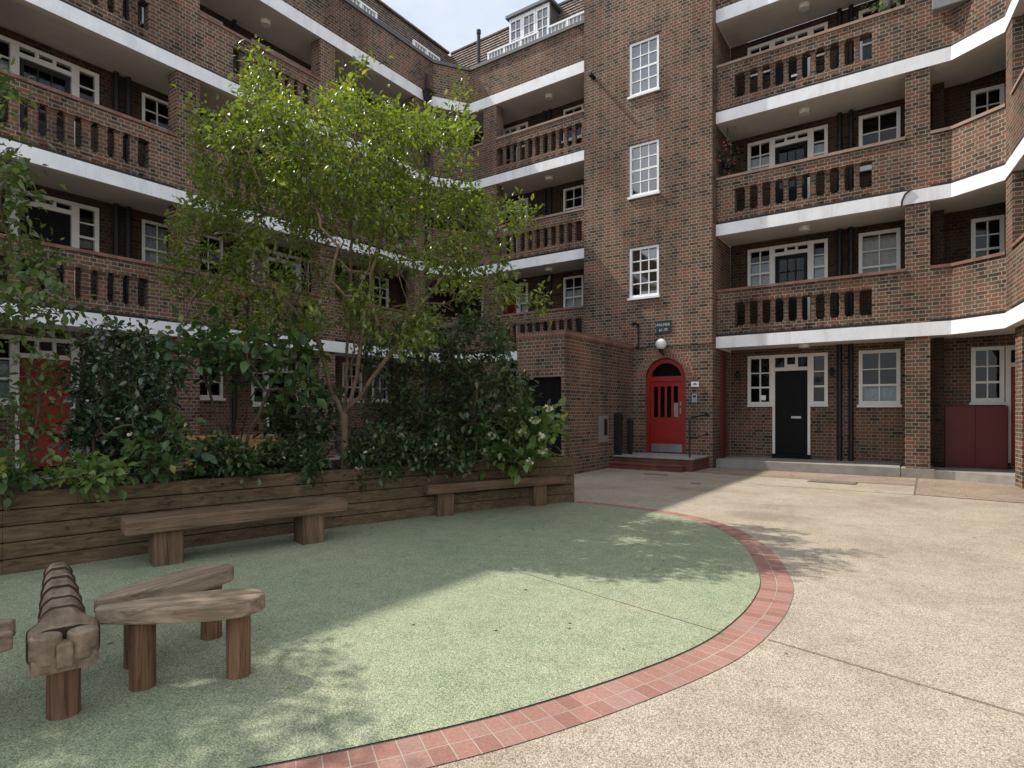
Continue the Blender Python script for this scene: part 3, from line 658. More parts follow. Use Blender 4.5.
for za, zb, mt_ in ((0, 2.9, 'brick_half_shaded'), (2.9, 10.66, 'brick_shaded')):
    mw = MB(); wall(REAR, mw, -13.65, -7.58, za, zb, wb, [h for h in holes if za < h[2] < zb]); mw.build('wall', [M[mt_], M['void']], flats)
for a, b, c, d, co, ro, cu in specs: glazing(REAR, wb+.012, a, b, c, d, co, ro, .058, 'window', flats, 'cream', (0, 1, .0, .6, cu) if cu else None, sill=True, zbars=(1,))

# --- rear wing, right of the tower ------------------------------------------
for i, zf in enumerate(FLOOR):
    pier(REAR, -.40, .02, (zf if i else 0)+.001, SOFF[i]-.001)
    pier(RIGHT, .0, .45, (zf if i else 0)+.001, SOFF[i]-.001, -.4, .0 if i else -.13)
    m = MB(); REAR.box(m, .06, .26, wb+.001, wb+.33, zf, SOFF[i]+.04); m.build('pilaster', M['brick_shaded'], flats)
    if i:
        balustrade(REAR, -4.17, -.40, zf, .42, .58, 10, 'coping_red' if i == 1 else 'coping_pale')
        cp = 'coping_red' if i == 1 else 'coping_pale'; solid_parapet(REAR, .02, .36, zf, cp); solid_parapet(CH_R, 0, len_chr, zf, cp); solid_parapet(RIGHT, .45, len_r, zf, cp)
m = MB(); REAR.box(m, -.47, .09, -.4, .055, .0, .19); m.build('pier_plinth', M['kerb'], flats)
mr = MB(); holes = []; specs = []
for i, zf in enumerate(FLOOR):
    so = SOFF[i]
    holes += doorway(REAR, wb, -3.75, -1.95, zf, so, door='black', style=('panel', 'glazed', 'glazed', 'panel')[i], curt=(None, 'AC', 'AC', None)[i])
    specs.append((-1.32, -.52, so-1.36, so-.12, 2, 3, 'netting' if i in (0, 2) else ('blind' if i == 1 else None)))
    specs.append((.72, 1.26, so-1.32 if i == 0 else so-1.2, so-.17, 2, 3, None))
    for x in (-1.70, -1.47):
        d = MB(); d.tube([(x, 15.67, zf), (x, 15.67, so+.04)], .052, 10)
        for z in (zf+.5, zf+1.7): d.tube([(x, 15.67, z), (x, 15.67, z+.07)], .068, 10)
        d.build('downpipe', M['black_matt'], flats)
holes += [s[:4] for s in specs]
for za, zb, mt_ in ((0, 2.9, 'brick_half_shaded'), (2.9, 10.66, 'brick_shaded')):
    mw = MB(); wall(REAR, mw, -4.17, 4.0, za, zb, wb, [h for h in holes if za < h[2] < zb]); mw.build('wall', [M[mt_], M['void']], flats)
for a, b, c, d, co, ro, cu in specs: glazing(REAR, wb+.012, a, b, c, d, co, ro, .075, 'window', flats, 'cream', (0, 1, .0, .34 if cu == 'netting' else .98, cu) if cu else None, sill=True, zbars=(1,))
for i, zf in enumerate(FLOOR):              # half seen doors at the right corner
    m = MB(); REAR.box(m, 1.275, 1.36, wb-.02, wb+.05, zf+.1, SOFF[i]-.17); REAR.box(m, 2.1, 2.19, wb-.02, wb+.05, zf+.1, SOFF[i]-.17); REAR.box(m, 1.36, 2.1, wb-.02, wb+.047, SOFF[i]-.26, SOFF[i]-.17); REAR.box(m, 1.36, 2.1, wb-.02, wb+.047, SOFF[i]-.6, SOFF[i]-.52)
    o = m.build('doorway', M['cream'], flats)
    m = MB(); REAR.box(m, 1.36, 2.1, wb+.001, wb+.02, zf+.1, SOFF[i]-.6); m.build('door', M['black' if i else 'red_old'], o)
    m = MB(); REAR.box(m, 1.36, 2.1, wb+.001, wb+.012, SOFF[i]-.52, SOFF[i]-.26); m.build('fanlight', M['black'], o)
mside = MB()
mside.quad((R2[0]+BK, R2[1], 0), (R1[0]+1.3, 15.75, 0), (R1[0]+1.3, 15.75, 10.6), (R2[0]+BK, R2[1], 10.6)); mside.build('wall', M['brick_shaded'], flats)
m = MB(); RIGHT.box(m, len_r-.4, len_r, -1.2, .001, .0, 12); m.build('pier', M['brick'], flats)
for i in range(1, 4): pier(RIGHT, 4.0, 4.45, FLOOR[i], SOFF[i])
cup = thing('store_cupboard', 'low dark red two door cupboard under the corner window, right of the brick pier', 'cupboard', (.78, 15.6, .17))
m = MB(); REAR.box(m, .27, 1.30, wb+.002, wb+.22, .175, 1.45); m.build('carcass', M['maroon'], cup)
for a, b in ((.285, .775), (.785, 1.285)):
    m = MB(); REAR.box(m, a, b, wb+.221, wb+.24, .22, 1.43); m.build('cupboard_door', M['maroon'], cup, bevel=.004)
m = MB(); m.tube([REAR.p(-.46, .04, 5.50), REAR.p(-.45, .045, 5.62), REAR.p(-.40, .045, 5.74), REAR.p(-.30, .045, 5.82)], .018, 6); m.build('cable', M['black_matt'], flats)
m = MB(); REAR.box(m, -3.47, -3.33, wb-.026, wb-.022, 1.62, 1.74); m.build('window_notice', M['bwhite'], flats)
# soffit lights
for i in range(4):
    for x in (-2.35, -9.2):
        m = MB(); m.tube([(x, 15.05, SOFF[i]-.045), (x, 15.05, SOFF[i]+.05)], [.11, .13], 16); m.build('soffit_light', M['globe'], flats, smooth=False)
    for y in (8.3,):
        m = MB(); m.tube([(-13.0, y, SOFF[i]-.045), (-13.0, y, SOFF[i]+.05)], [.11, .13], 16); m.build('soffit_light', M['globe'], flats)
# red store door in the side of the tower, under the balcony
m = MB(); m.box(-4.175, -4.13, 14.85, 15.15, .2, 2.75); m.build('side_door', M['maroon'], flats)

# --- stair tower -------------------------------------------------------------
T0, T1 = -7.58, -4.18
DA, DB, DZ, SPR, RAD = -5.855, -4.835, .31, 2.15, .51
DC = (DA+DB)/2
wins = [(-6.28, -5.49, 4.17, 5.50), (-6.28, -5.49, 6.74, 8.12), (-6.28, -5.49, 9.30, 10.72)]
m = MB()
wall(TOWER, m, T0, T1, 2.95, 14.6, .0, wins, depth=.09)
wall(TOWER, m, T0, T1, 0, 2.95, -.025, [(DA, DB, DZ, SPR+RAD)], depth=.2, back=.5)
N_ = 20
for i in range(N_):
    a0, a1 = PI-PI*i/N_, PI-PI*(i+1)/N_
    x0, z0, x1, z1 = DC+RAD*math.cos(a0), SPR+RAD*math.sin(a0), DC+RAD*math.cos(a1), SPR+RAD*math.sin(a1)
    m.quad(TOWER.p(x0, -.025, z0), TOWER.p(x1, -.025, z1), TOWER.p(x1, -.025, SPR+RAD), TOWER.p(x0, -.025, SPR+RAD))
    m.quad(TOWER.p(x0, -.025, z0), TOWER.p(x1, -.025, z1), TOWER.p(x1, -.2, z1), TOWER.p(x0, -.2, z0))
m.quad(TOWER.p(T0, 0, 2.95), TOWER.p(T1, 0, 2.95), TOWER.p(T1, -.025, 2.95), TOWER.p(T0, -.025, 2.95))
for (x, sgn) in ((T0, -1), (T1, 1)):
    q = [(x, 14.2, 2.95), (x, 17.5, 2.95), (x, 17.5, 14.6), (x, 14.2, 14.6)]; q2 = [(x, 14.225, 0), (x, 17.5, 0), (x, 17.5, 2.95), (x, 14.225, 2.95)]
    if sgn < 0: q.reverse(); q2.reverse()
    m.quad(*q); m.quad(*q2)
m.quad((T0, 14.2, 14.6), (T1, 14.2, 14.6), (T1, 17.5, 14.6), (T0, 17.5, 14.6)); m.quad((T0, 17.5, 0), (T0, 17.5, 14.6), (T1, 17.5, 14.6), (T1, 17.5, 0))
tw = m.build('stair_tower', [M['brick'], M['void']], flats)
for k, (a, b, c, d) in enumerate(wins):
    glazing(TOWER, -.035, a, b, c+.055, d, 3, 4, .062, 'window', flats, 'bwhite', (.0, 1, .0, .9, 'netting') if k == 2 else None, sill=True, zbars=(2,), bar=.026)
    s = MB()
    for q in range(11):
        x = a-.05+q*(b-a+.1)/11; TOWER.box(s, x+.004, x+(b-a+.1)/11-.004, -.02, .004, d+.003, d+.22)
    s.build('brick_lintel', M['brick'], flats)
s = MB()                                      # brick arch round the entrance, two rings of voussoirs
for r0, r1 in ((.515, .625), (.635, .745)):
    n = 23
    for i in range(n):
        a0, a1 = PI*(i+.06)/n, PI*(i+.94)/n
        c = [(DC+r*math.cos(a), SPR+r*math.sin(a)) for r, a in ((r0, a0), (r1, a0), (r1, a1), (r0, a1))]
        s.hexa([TOWER.p(x, -.018, z) for x, z in c]+[TOWER.p(x, -.1, z) for x, z in c])
s.build('brick_arch', M['brick_red'], flats)
# red arched entrance door
m = MB(); fn = -.10
for a, b in ((DA, DA+.09), (DB-.09, DB)): TOWER.box(m, a+.001, b-.001, -.19, fn, DZ, SPR)
for i in range(N_):
    a0, a1 = PI-PI*i/N_, PI-PI*(i+1)/N_
    c = [(DC+r*math.cos(a), SPR+r*math.sin(a)) for r, a in ((.508, a0), (.508, a1), (.39, a1), (.39, a0))]
    m.hexa([TOWER.p(x, -.19, z) for x, z in c]+[TOWER.p(x, fn, z) for x, z in c])
TOWER.box(m, DA+.09, DB-.09, -.19, fn+.006, SPR-.06, SPR+.06)
ent = m.build('entrance_doorway', M['red'], flats, label='red arched door frame of the stair tower entrance')
g = MB(); pts = [TOWER.p(DC+.4*math.cos(PI*i/16), -.15, SPR+.4*math.sin(PI*i/16)) for i in range(17)]; g.poly(pts); g.build('fanlight', M['glass'], ent)
d = MB(); a, b = DA+.095, DB-.095; zb, zt = DZ+.02, SPR-.065; wdt = b-a
g = MB()
TOWER.box(d, a, b, -.17, -.125, zb, zb+.86)
TOWER.box(d, a, b, -.17, -.125, zt-.12, zt)
xs = [a, a+.085, a+.2, a+.255, a+.37, a+.425, a+.54, a+.595, a+.71, b]
for i in range(0, 10, 2): TOWER.box(d, xs[i], xs[i+1], -.17, -.127, zb+.86, zt-.12)
panels(TOWER, d, a, b, -.125, zb+.2, zb+.86, [(.12, .88, .12, .88)])
dl = d.build('door', M['red'], ent)
for i in range(1, 9, 2): TOWER.quad(g, xs[i], xs[i+1], -.15, zb+.86, zt-.12)
g.build('door_pane', M['glass'], ent)
k = MB(); TOWER.box(k, a+.02, b-.02, -.125, -.117, zb+.0, zb+.2); k.build('kick_plate', M['steel'], ent)
k = MB(); TOWER.box(k, xs[7]+.005, xs[8]-.005, -.148, -.14, zb+.87, zb+1.22); k.build('notice', M['grey'], ent)
k = MB(); TOWER.box(k, b-.06, b-.03, -.125, -.085, zb+.95, zb+1.1); TOWER.box(k, b-.06, b-.03, -.125, -.095, zb+1.15, zb+1.25); k.build('handle', M['steel'], ent)
# pipe stub high on the tower, old bracket beside the plaque
m = MB(); m.tube([(-7.28, 14.2, 10.18), (-7.28, 13.92, 10.18)], .055, 10); m.build('pipe_stub', M['black_matt'], flats)

# ------------------------------------------------------------------ fixtures on the tower
def plate(name, label, cat, fr, n, t0, t1, z0, z1, mt, th=.02):
    m = MB(); c = Vector(fr.p((t0+t1)/2, n, z0)); r = thing(name, label, cat, c)
    fr.box(m, t0, t1, n, n+th, z0, z1); m.build('plate', M[mt], r, bevel=.003); return r
def lettering(parent, fr, n, lines, mt):
    for txt, t, z, size in lines:
        cu = bpy.data.curves.new('lettering', 'FONT'); cu.body = txt; cu.size = size; cu.align_x = 'CENTER'; cu.extrude = .002
        ob = bpy.data.objects.new('tmp', cu); COL.objects.link(ob); dg = bpy.context.evaluated_depsgraph_get(); dg.update()
        me = bpy.data.meshes.new_from_object(ob.evaluated_get(dg)); bpy.data.objects.remove(ob)
        o = bpy.data.objects.new('lettering', me); COL.objects.link(o); me.materials.clear(); me.materials.append(M[mt])
        o.parent = parent; p = Vector(fr.p(t, n, z))-parent_base(parent); o.location = p; o.rotation_euler = (PI/2, 0, 0)
pl = plate('name_plaque', 'dark slate name plaque with pale lettering above the globe lamp', 'sign', TOWER, 0, -5.56, -5.17, 3.26, 3.585, 'sign')
lettering(pl, TOWER, .022, [('PALMER', -5.37, 3.445, .095), ('61-70', -5.37, 3.32, .095)], 'letter')
ns = plate('notice_plate', 'small white notice plate on the brickwork right of the red door', 'sign', TOWER, -.025, -4.69, -4.50, 1.93, 2.055, 'bwhite')
m = MB(); TOWER.box(m, -4.645, -4.545, -.005, -.002, 1.975, 2.0); TOWER.box(m, -4.62, -4.57, -.005, -.002, 2.004, 2.025); m.build('symbol', M['grey'], ns)
ic = plate('intercom_panel', 'slim steel intercom panel below the white notice plate', 'intercom', TOWER, -.025, -4.665, -4.545, 1.555, 1.76, 'steel', .03)
m = MB(); TOWER.box(m, -4.64, -4.57, .005, .008, 1.67, 1.73); m.build('speaker_grille', M['black_matt'], ic)
m = MB()
for k in range(2): TOWER.box(m, -4.63, -4.58, .005, .012, 1.585+.035*k, 1.605+.035*k)
m.build('button', M['grey'], ic)
gp = (DC-.02, 14.03, 2.98)
gl_ = thing('globe_lamp', 'round white globe lamp on the brickwork above the arched red door', 'lamp', gp)
m = MB(); m.ball((gp[0], gp[1]-.02, gp[2]), .135, 20); m.build('globe', M['globe'], gl_, smooth=True)
m = MB(); m.tube([(gp[0], gp[1]-.02, 2.79), (gp[0], gp[1]-.02, 2.86)], [.04, .075], 12); m.tube([(gp[0], gp[1]-.02, 2.80), (gp[0], 14.2, 2.74)], .022, 8); m.build('bracket', M['black_matt'], gl_)
wbk = thing('iron_wall_bracket', 'old black iron bracket on the tower wall left of the plaque', 'bracket', (-6.02, 14.2, 3.0))
m = MB(); m.tube([(-6.02, 14.17, 2.9), (-6.02, 14.17, 3.55)], .022, 8); m.tube([(-6.02, 14.17, 3.5), (-6.02, 13.98, 3.56), (-6.02, 13.86, 3.5)], [.025, .022, .05], 8); m.tube([(-6.02, 14.17, 2.98), (-6.02, 14.08, 2.94)], [.02, .045], 8)
m.build('arm', M['black_matt'], wbk)
m = MB(); m.tube([(-6.0, 14.17, 2.93), (-5.9, 14.17, 2.91), (-5.62, 14.16, 3.05)], .011, 6); m.build('cable', M['black_matt'], wbk)
# entrance steps
st = thing('entrance_steps', 'low red tiled entrance steps below the arched red door', 'steps', (-5.2, 13.7, 0))
def rslab(m, x0, x1, y0, y1, z0, z1): m.box(x0, x1, y0, y1, z0, z1)
m = MB(); rslab(m, -6.19, -4.28, 13.08, 14.22, .001, .26); m.build('riser', M['step_tile'], st)
m = MB(); rslab(m, -6.19, -4.25, 13.05, 14.22, .261, .30); m.build('landing', M['concrete'], st, bevel=.006)
m = MB(); rslab(m, -6.19, -4.45, 12.85, 13.045, .001, .11); m.build('riser', M['step_tile'], st)
m = MB(); rslab(m, -6.19, -4.43, 12.82, 13.045, .111, .148); m.build('tread', M['step_tile'], st, bevel=.006)
# handrail
hr = thing('handrail', 'thin black iron handrail at the right end of the entrance steps', 'handrail', (-4.5, 13.45, .3))
m = MB(); m.tube([(-4.42, 13.3, .3), (-4.42, 13.3, 1.13), (-4.41, 13.38, 1.2), (-4.30, 14.2, 1.27)], .02, 8); m.build('top_rail', M['black_matt'], hr)
m = MB(); m.tube([(-4.42, 13.3, .72), (-4.30, 14.2, .8)], .012, 8); m.tube([(-4.30, 14.13, .8), (-4.30, 14.2, .8)], .03, 8); m.tube([(-4.30, 14.13, 1.265), (-4.30, 14.2, 1.265)], .04, 8); m.build('wall_fixing', M['black_matt'], hr)
# two square bollards on the landing
for (x, y, h, wd, lb) in ((-6.10, 13.17, 1.0, .155, 'thicker, taller black post on the entrance steps, nearer the meter box'), (-5.97, 13.55, .84, .12, 'shorter black post standing between the thicker post and the red door')):
    r = thing('bollard', lb, 'bollard', (x, y, .3), 'black posts beside the entrance')
    m = MB(); h2 = wd/2
    m.box(x-h2, x+h2, y-h2, y+h2, .42, .3+h); m.build('shaft', M['black_matt'], r, bevel=.01)
    m = MB(); m.box(x-h2*.8, x+h2*.8, y-h2*.8, y+h2*.8, .301, .419); m.build('foot', M['black_matt'], r)

# ------------------------------------------------------------------ brick store left of the entrance
BX0, BX1, BY0, BY1, BZ = -7.41, -6.2, 10.78, 14.198, 2.93
sto = thing('brick_outhouse', 'flat topped brick outhouse with a black gate beside the entrance', 'outhouse', (-6.8, 12.5, 0))
SF = Frame((0, BY0), (1, 0), (0, -1)); SS = Frame((BX1, 0), (0, 1), (1, 0))
m = MB(); wall(SF, m, BX0, BX1, 0, BZ, 0, [(-7.30, -6.29, .02, 2.07)], depth=.2, back=.3)
m.quad((BX1, BY0, 0), (BX1, BY1, 0), (BX1, BY1, BZ), (BX1, BY0, BZ)); m.quad((BX0, BY1, 0), (BX0, BY0, 0), (BX0, BY0, BZ), (BX0, BY1, BZ)); m.quad((BX0, BY0, BZ), (BX1, BY0, BZ), (BX1, BY1, BZ), (BX0, BY1, BZ))
m.build('wall', [M['brick'], M['void']], sto)
m = MB()                                     # brick-on-edge coping
k = 46
for i in range(k): y = BY0-.02+(BY1-BY0)*i/k; m.box(BX1-.22, BX1+.022, y+.004, y+(BY1-BY0)/k-.004, BZ+.001, BZ+.115)
for i in range(14): x = BX0+(BX1-.22-BX0)*i/14; m.box(x+.004, x+(BX1-.22-BX0)/14-.004, BY0-.022, BY0+.2, BZ+.001, BZ+.115)
m.build('coping', M['brick_red'], sto)
m = MB(); SF.box(m, -7.299, -6.291, -.16, -.11, .03, 2.065)
for x in (-7.05, -6.79, -6.54): SF.box(m, x-.012, x+.012, -.11, -.1, .05, 2.05)
gt = m.build('gate', M['black'], sto)
m = MB(); SF.box(m, -6.42, -6.36, -.11, -.07, 1.0, 1.16); SF.box(m, -6.5, -6.42, -.11, -.08, 1.28, 1.34); m.build('latch', M['black_matt'], gt)
mb_ = thing('meter_box', 'grey metal meter box low on the outhouse side wall', 'meter box', (BX1, 12.3, .5))
m = MB(); SS.box(m, 12.29, 12.74, .001, .05, .62, 1.24); m.build('casing', M['grey'], mb_, bevel=.008)
m = MB(); SS.box(m, 12.5, 12.66, .05, .058, .78, 1.17); m.build('hatch', M['black_matt'], mb_)

# wall lanterns either side of the ground floor door, red basket, trough
for x, lb in ((-3.98, 'small black wall lantern left of the black front door'), (-1.86, 'small black wall lantern right of the black front door, beside the drainpipes')):
    r = thing('wall_lantern', lb, 'lantern', (x, 15.75, 2.2), 'lanterns beside the ground floor door')
    m = MB(); m.tube([(x, 15.66, 2.16), (x, 15.66, 2.30)], [.035, .06], 8); m.tube([(x, 15.66, 2.30), (x, 15.66, 2.36)], [.07, .01], 8); m.build('lamp_case', M['black_matt'], r)
    m = MB(); m.box(x-.02, x+.02, 15.66, 15.749, 2.31, 2.34); m.build('arm', M['black_matt'], r)

# ------------------------------------------------------------------ ground
def sheet(name, pts, z, mt, uv=True):
    m = MB(); m.poly([(x, y, z) for x, y in pts]); return struct(m.build(name, M[mt], None))
sheet('ground', [(-150, -150), (150, -150), (150, 150), (-150, 150)], 0, 'gravel')
OUT = [(-4.6, -1.5), (-3.5, -.75), (-2.75, .1), (-2.08, .88), (-1.54, 1.68), (-1.23, 2.27), (-.98, 2.91), (-.84, 3.42), (-.785, 3.94), (-.79, 4.48), (-.88, 5.1), (-1.18, 6.0), (-1.55, 6.71), (-2.03, 7.3), (-2.6, 7.66), (-3.34, 7.85), (-4.29, 7.88), (-5.2, 7.6)]
def crom(P, n):
    r = []
    for i in range(1, len(P)-2):
        p0, p1, p2, p3 = (Vector(q) for q in P[i-1:i+3])
        for k in range(n):
            t = k/n; r.append(.5*((2*p1)+(-p0+p2)*t+(2*p0-5*p1+4*p2-p3)*t*t+(-p0+3*p1-3*p2+p3)*t**3))
    r.append(Vector(P[-2])); return r
arc = crom(OUT, 14)
def offset(P, d):
    r = []
    for i, p in enumerate(P):
        t = (P[min(i+1, len(P)-1)]-P[max(i-1, 0)]).normalized(); r.append(p+Vector((-t.y, t.x))*d)
    return r
inn = offset(arc, .24); inn2 = offset(arc, .236)
me = bpy.data.meshes.new('brick_edging'); vv = []; ff = []; uvs = []; L_ = 0; acc = [0]
for i in range(1, len(arc)): acc.append(acc[-1]+(arc[i]-arc[i-1]).length)
for o_, i_ in zip(arc, inn): vv += [(o_.x, o_.y, .004), (i_.x, i_.y, .004)]
for i in range(len(arc)-1): ff.append((2*i, 2*i+2, 2*i+3, 2*i+1))
me.from_pydata(vv, [], ff); ul = me.uv_layers.new(name='UVMap')
for p in me.polygons:
    for li in p.loop_indices:
        vi = me.loops[li].vertex_index; ul.data[li].uv = (acc[vi//2], .002+(vi % 2)*.24)
me.materials.append(M['paver']); o = bpy.data.objects.new('brick_edging', me); COL.objects.link(o); struct(o)
gp_ = [(p.x, p.y) for p in inn2]+[(-9.5, 7.0), (-9.5, -1.4)]
sheet('play_surface', gp_, .012, 'green')
# raised pavement along the rear and left wings
m = MB(); m.prism([(-4.17, 14.53), (-.5, 14.53), (-.5, 16.0), (-4.17, 16.0)], .0, .2); struct(m.build('pavement', M['concrete']))
m = MB(); m.prism([(-4.17, 14.44), (-.475, 14.44), (-.475, 14.529), (-4.17, 14.529)], .0, .203); struct(m.build('kerb', M['kerb'], None, bevel=.012))
m = MB(); m.prism([(.095, 14.44), (.42, 14.44), (1.6, 13.85), (2.5, 14.6), (2.5, 16), (-.499, 16), (-.499, 14.9), (.095, 14.9)], .0, .17); struct(m.build('pavement', M['kerb']))
m = MB(); m.prism([(-14, -4), (-12.3, -4), (-12.3, 13.4), (-11.7, 14.4), (-7.6, 14.4), (-7.6, 16), (-14, 16)], .0, .16); struct(m.build('pavement', M['concrete']))
# apron strips in front of the kerb and the movement joints
sheet('concrete_apron', [(-4.2, 13.05), (-.2, 12.95), (-.2, 14.43), (-4.2, 14.43)], .004, 'apron')
sheet('concrete_apron', [(-.19, 11.6), (3.0, 11.15), (3.0, 13.9), (1.5, 13.8), (.4, 14.43), (-.19, 14.43)], .0045, 'apron')
def joint(a, b, wd=.008, z=.006):
    a, b = Vector(a), Vector(b); t = (b-a).normalized(); n = Vector((-t.y, t.x))*wd/2
    m = MB(); m.quad((a.x-n.x, a.y-n.y, z), (b.x-n.x, b.y-n.y, z), (b.x+n.x, b.y+n.y, z), (a.x+n.x, a.y+n.y, z)); struct(m.build('paving_joint', M['joint']))
joint((-.78, 3.745), (1.7, 3.13)); joint((-1.02, 3.67), (-2.9, 4.12), .006, .0145); joint((-2.6, 11.5), (-.2, 11.55), .02); joint((-.195, 11.5), (-.195, 14.43), .03); joint((-4.2, 13.05), (-.2, 12.95), .014); joint((-.19, 11.6), (1.4, 11.38), .02)
for (x, y, a, wx, wy, lb) in ((-1.5, 12.72, -.1, .8, .42, 'rectangular iron drain cover in the paving in front of the drainpipes'), (-3.55, 11.0, .25, .16, .10, 'tiny iron gully cover in the gravel in front of the entrance steps'), (-4.75, 12.1, .1, .5, .14, 'narrow dark drain grating just below the entrance steps')):
    r = thing('drain_cover', lb, 'drain cover', (x, y, 0), None)
    m = MB(); m.box(x-wx/2, x+wx/2, y-wy/2, y+wy/2, .0005, .012); m.build('frame', M['iron'], r)
    m = MB()
    for k in range(2): c = x-wx/4+k*wx/2; m.box(c-wx/4+.012, c+wx/4-.012, y-wy/2+.02, y+wy/2-.02, .0121, .016)
    m.build('lid', M['iron'], r)

# ------------------------------------------------------------------ raised timber planter
FW = [(-7.0, -1.2), (-6.45, .3), (-6.18, 1.6), (-5.95, 2.9), (-5.62, 4.3), (-5.15, 5.8), (-4.72, 6.95), (-4.29, 7.74)]
pla = thing('timber_planter', 'long raised planter of weathered dark timber sleepers behind the benches', 'planter', (-6, 3.5, 0))
fw = [Vector(p) for p in FW]
H = .675; nb = 5
for k in range(nb):
    m = MB(); z0 = .002+k*H/nb; z1 = (k+1)*H/nb-.006; jit = (.006, -.004, .005, 0, .008)[k]
    A = offset(fw, jit); B = offset(fw, .1)
    for i in range(len(fw)-1):
        m.hexa([(A[i].x, A[i].y, z0), (A[i+1].x, A[i+1].y, z0), (B[i+1].x, B[i+1].y, z0), (B[i].x, B[i].y, z0), (A[i].x, A[i].y, z1), (A[i+1].x, A[i+1].y, z1), (B[i+1].x, B[i+1].y, z1), (B[i].x, B[i].y, z1)])
    e0, e1 = fw[-1]+Vector((.0, .0)), Vector((-6.3, 9.35)); dd = (e1-e0).normalized(); nn_ = Vector((-dd.y, dd.x))
    q = [e0-nn_*.0+dd*.0+nn_*0, e1, e1+nn_*.1, e0+nn_*.1+dd*.1]
    m.hexa([(p.x, p.y, z0) for p in (e0+dd*.003, e1, e1+nn_*.1, e0+nn_*.1+dd*.003)]+[(p.x, p.y, z1) for p in (e0+dd*.003, e1, e1+nn_*.1, e0+nn_*.1+dd*.003)])
    o = m.build('sleeper_course', M['sleeper'], pla, bevel=.006)
m = MB(); bk = [(-6.5, 9.0), (-7.2, 7.4), (-7.6, 5.0), (-8.0, 2.0), (-8.6, -1.2)]
m.poly([(p.x, p.y, .56) for p in offset(fw, .09)]+[(x, y, .56) for x, y in bk]); m.build('soil', M['soil'], pla)
m = MB()
for (a, b) in zip(bk, bk[1:]): m.quad((a[0], a[1], 0), (b[0], b[1], 0), (b[0], b[1], .6), (a[0], a[1], .6))
m.build('back_board', M['sleeper'], pla)

# ------------------------------------------------------------------ plank benches
def bench(label, f0, f1, zt, th, depth, legs):
    f0, f1 = Vector(f0), Vector(f1); t = (f1-f0).normalized(); nrm = Vector((-t.y, t.x)); ln = (f1-f0).length
    r = thing('bench', label, 'bench', ((f0.x+f1.x)/2, (f0.y+f1.y)/2, 0), 'plank benches along the planter'); ang = math.atan2(t.y, t.x); r.rotation_euler = (0, 0, ang)
    def put(mb, name, mt):
        me = mb.build(name, M[mt], None, bevel=.012); me.parent = r; return me
    m = MB(); m.box(-ln/2, ln/2, -.004, depth*.5-.004, zt-th, zt); put(m, 'seat', 'bench')
    m = MB(); m.box(-ln/2+.01, ln/2-.006, depth*.5+.004, depth, zt-th+.002, zt-.002); put(m, 'seat', 'bench')
    for a in legs:
        m = MB(); x = -ln/2+a; m.box(x-.115, x+.115, .05, depth-.05, .002, zt-th-.001); put(m, 'leg', 'bench_leg')
    return r
M['bench_leg'] = wood('bench_leg_oak', [(p, (c[0]*1.05, c[1]*.9, c[2]*.82)) for p, c in WS], grain=(24, 24, 1.5))
bench('longer plank bench nearest the camera, in front of the planter', at(125, 525, 4.93)[:2], at(348, 502, 6.2)[:2], .435, .125, .36, (.33, 1.62))
bench('shorter plank bench at the far end of the planter', at(428, 490, 7.4)[:2], at(566, 481, 8.62)[:2], .43, .125, .36, (.28, 1.78))

# ------------------------------------------------------------------ wooden dragonfly seat: carved body and four wing seats
def placed(name, label, cat, base, ang, group=None):
    r = thing(name, label, cat, (base[0], base[1], 0), group); r.rotation_euler = (0, 0, ang); return r
def child(mb, name, mt, r, **k):
    o = mb.build(name, M[mt], None, **k); o.parent = r; return o
hd = Vector((-2.945, .965)); tl = Vector((-4.40, 1.405)); ax = (tl-hd).normalized()
body = placed('carved_log_seat', 'carved segmented log seat with a two eyed head on posts', 'play seat', hd, math.atan2(ax.y, ax.x))
m = MB(); ns_ = 200; K = 28; rings = []; dark = []
# start, end, half widths, ridge height at start and end
segs = [(.0, .118, .116, .120, .350, .350), (.118, .47, .130, .060, .440, .428), (.47, .70, .092, .082, .432, .412), (.70, .93, .089, .077, .430, .410), (.93, 1.17, .084, .072, .428, .408), (1.17, 1.41, .078, .067, .426, .406), (1.41, 1.66, .072, .058, .424, .402)]
for i in range(ns_+1):
    s = 1.66*i/ns_
    for k, (a, b, w0, w1, h0, h1) in enumerate(segs):
        if a <= s <= b: break
    f = (s-a)/(b-a); wd = w0+(w1-w0)*f
    e_ = min(s-a, b-s)/.022; notch = math.sqrt(max(0, 1-(1-min(1, e_))**2))
    if k == 1: wd = w0 if f < .35 else w0+(w1-w0)*min(1, (f-.35)/.6)
    side = wd*(.985+.015*notch); top = h0+(h1-h0)*f-.035*(1-notch); bot = .268
    if s > 1.59: side *= math.sqrt(max(.06, 1-((s-1.59)/.075)**2))
    ring = []
    for q in range(K):
        an = 2*PI*(q+.5)/K; c, sn = math.cos(an), math.sin(an)
        y = side*math.copysign(abs(c)**.36, c); z = (top+bot)/2+(top-bot)/2*math.copysign(abs(sn)**.36, sn)
        if sn > .2 and k == 0: z -= .02*(abs(y)/side)**3
        if sn > .2 and k > 0: z -= (.034 if k == 1 else .045)*(abs(y)/max(side, .01))**(1.2 if k == 1 else 2)
        if sn > .2 and abs(y) < .02 and s < .47: z -= .035               # the drying crack along the back
        ring.append((s, y, z))
    rings.append(ring); dark.append(notch < .55 and s > .05 and s < 1.6)
for ring in rings: m.v += ring
for i in range(ns_):
    for q in range(K):
        r2 = (q+1) % K; m.f.append((i*K+q, i*K+r2, (i+1)*K+r2, (i+1)*K+q)); m.mi.append(1 if dark[i] or (abs(rings[i][q][1]) < .012 and rings[i][q][0] < .47 and rings[i][q][2] > .33) else 0)
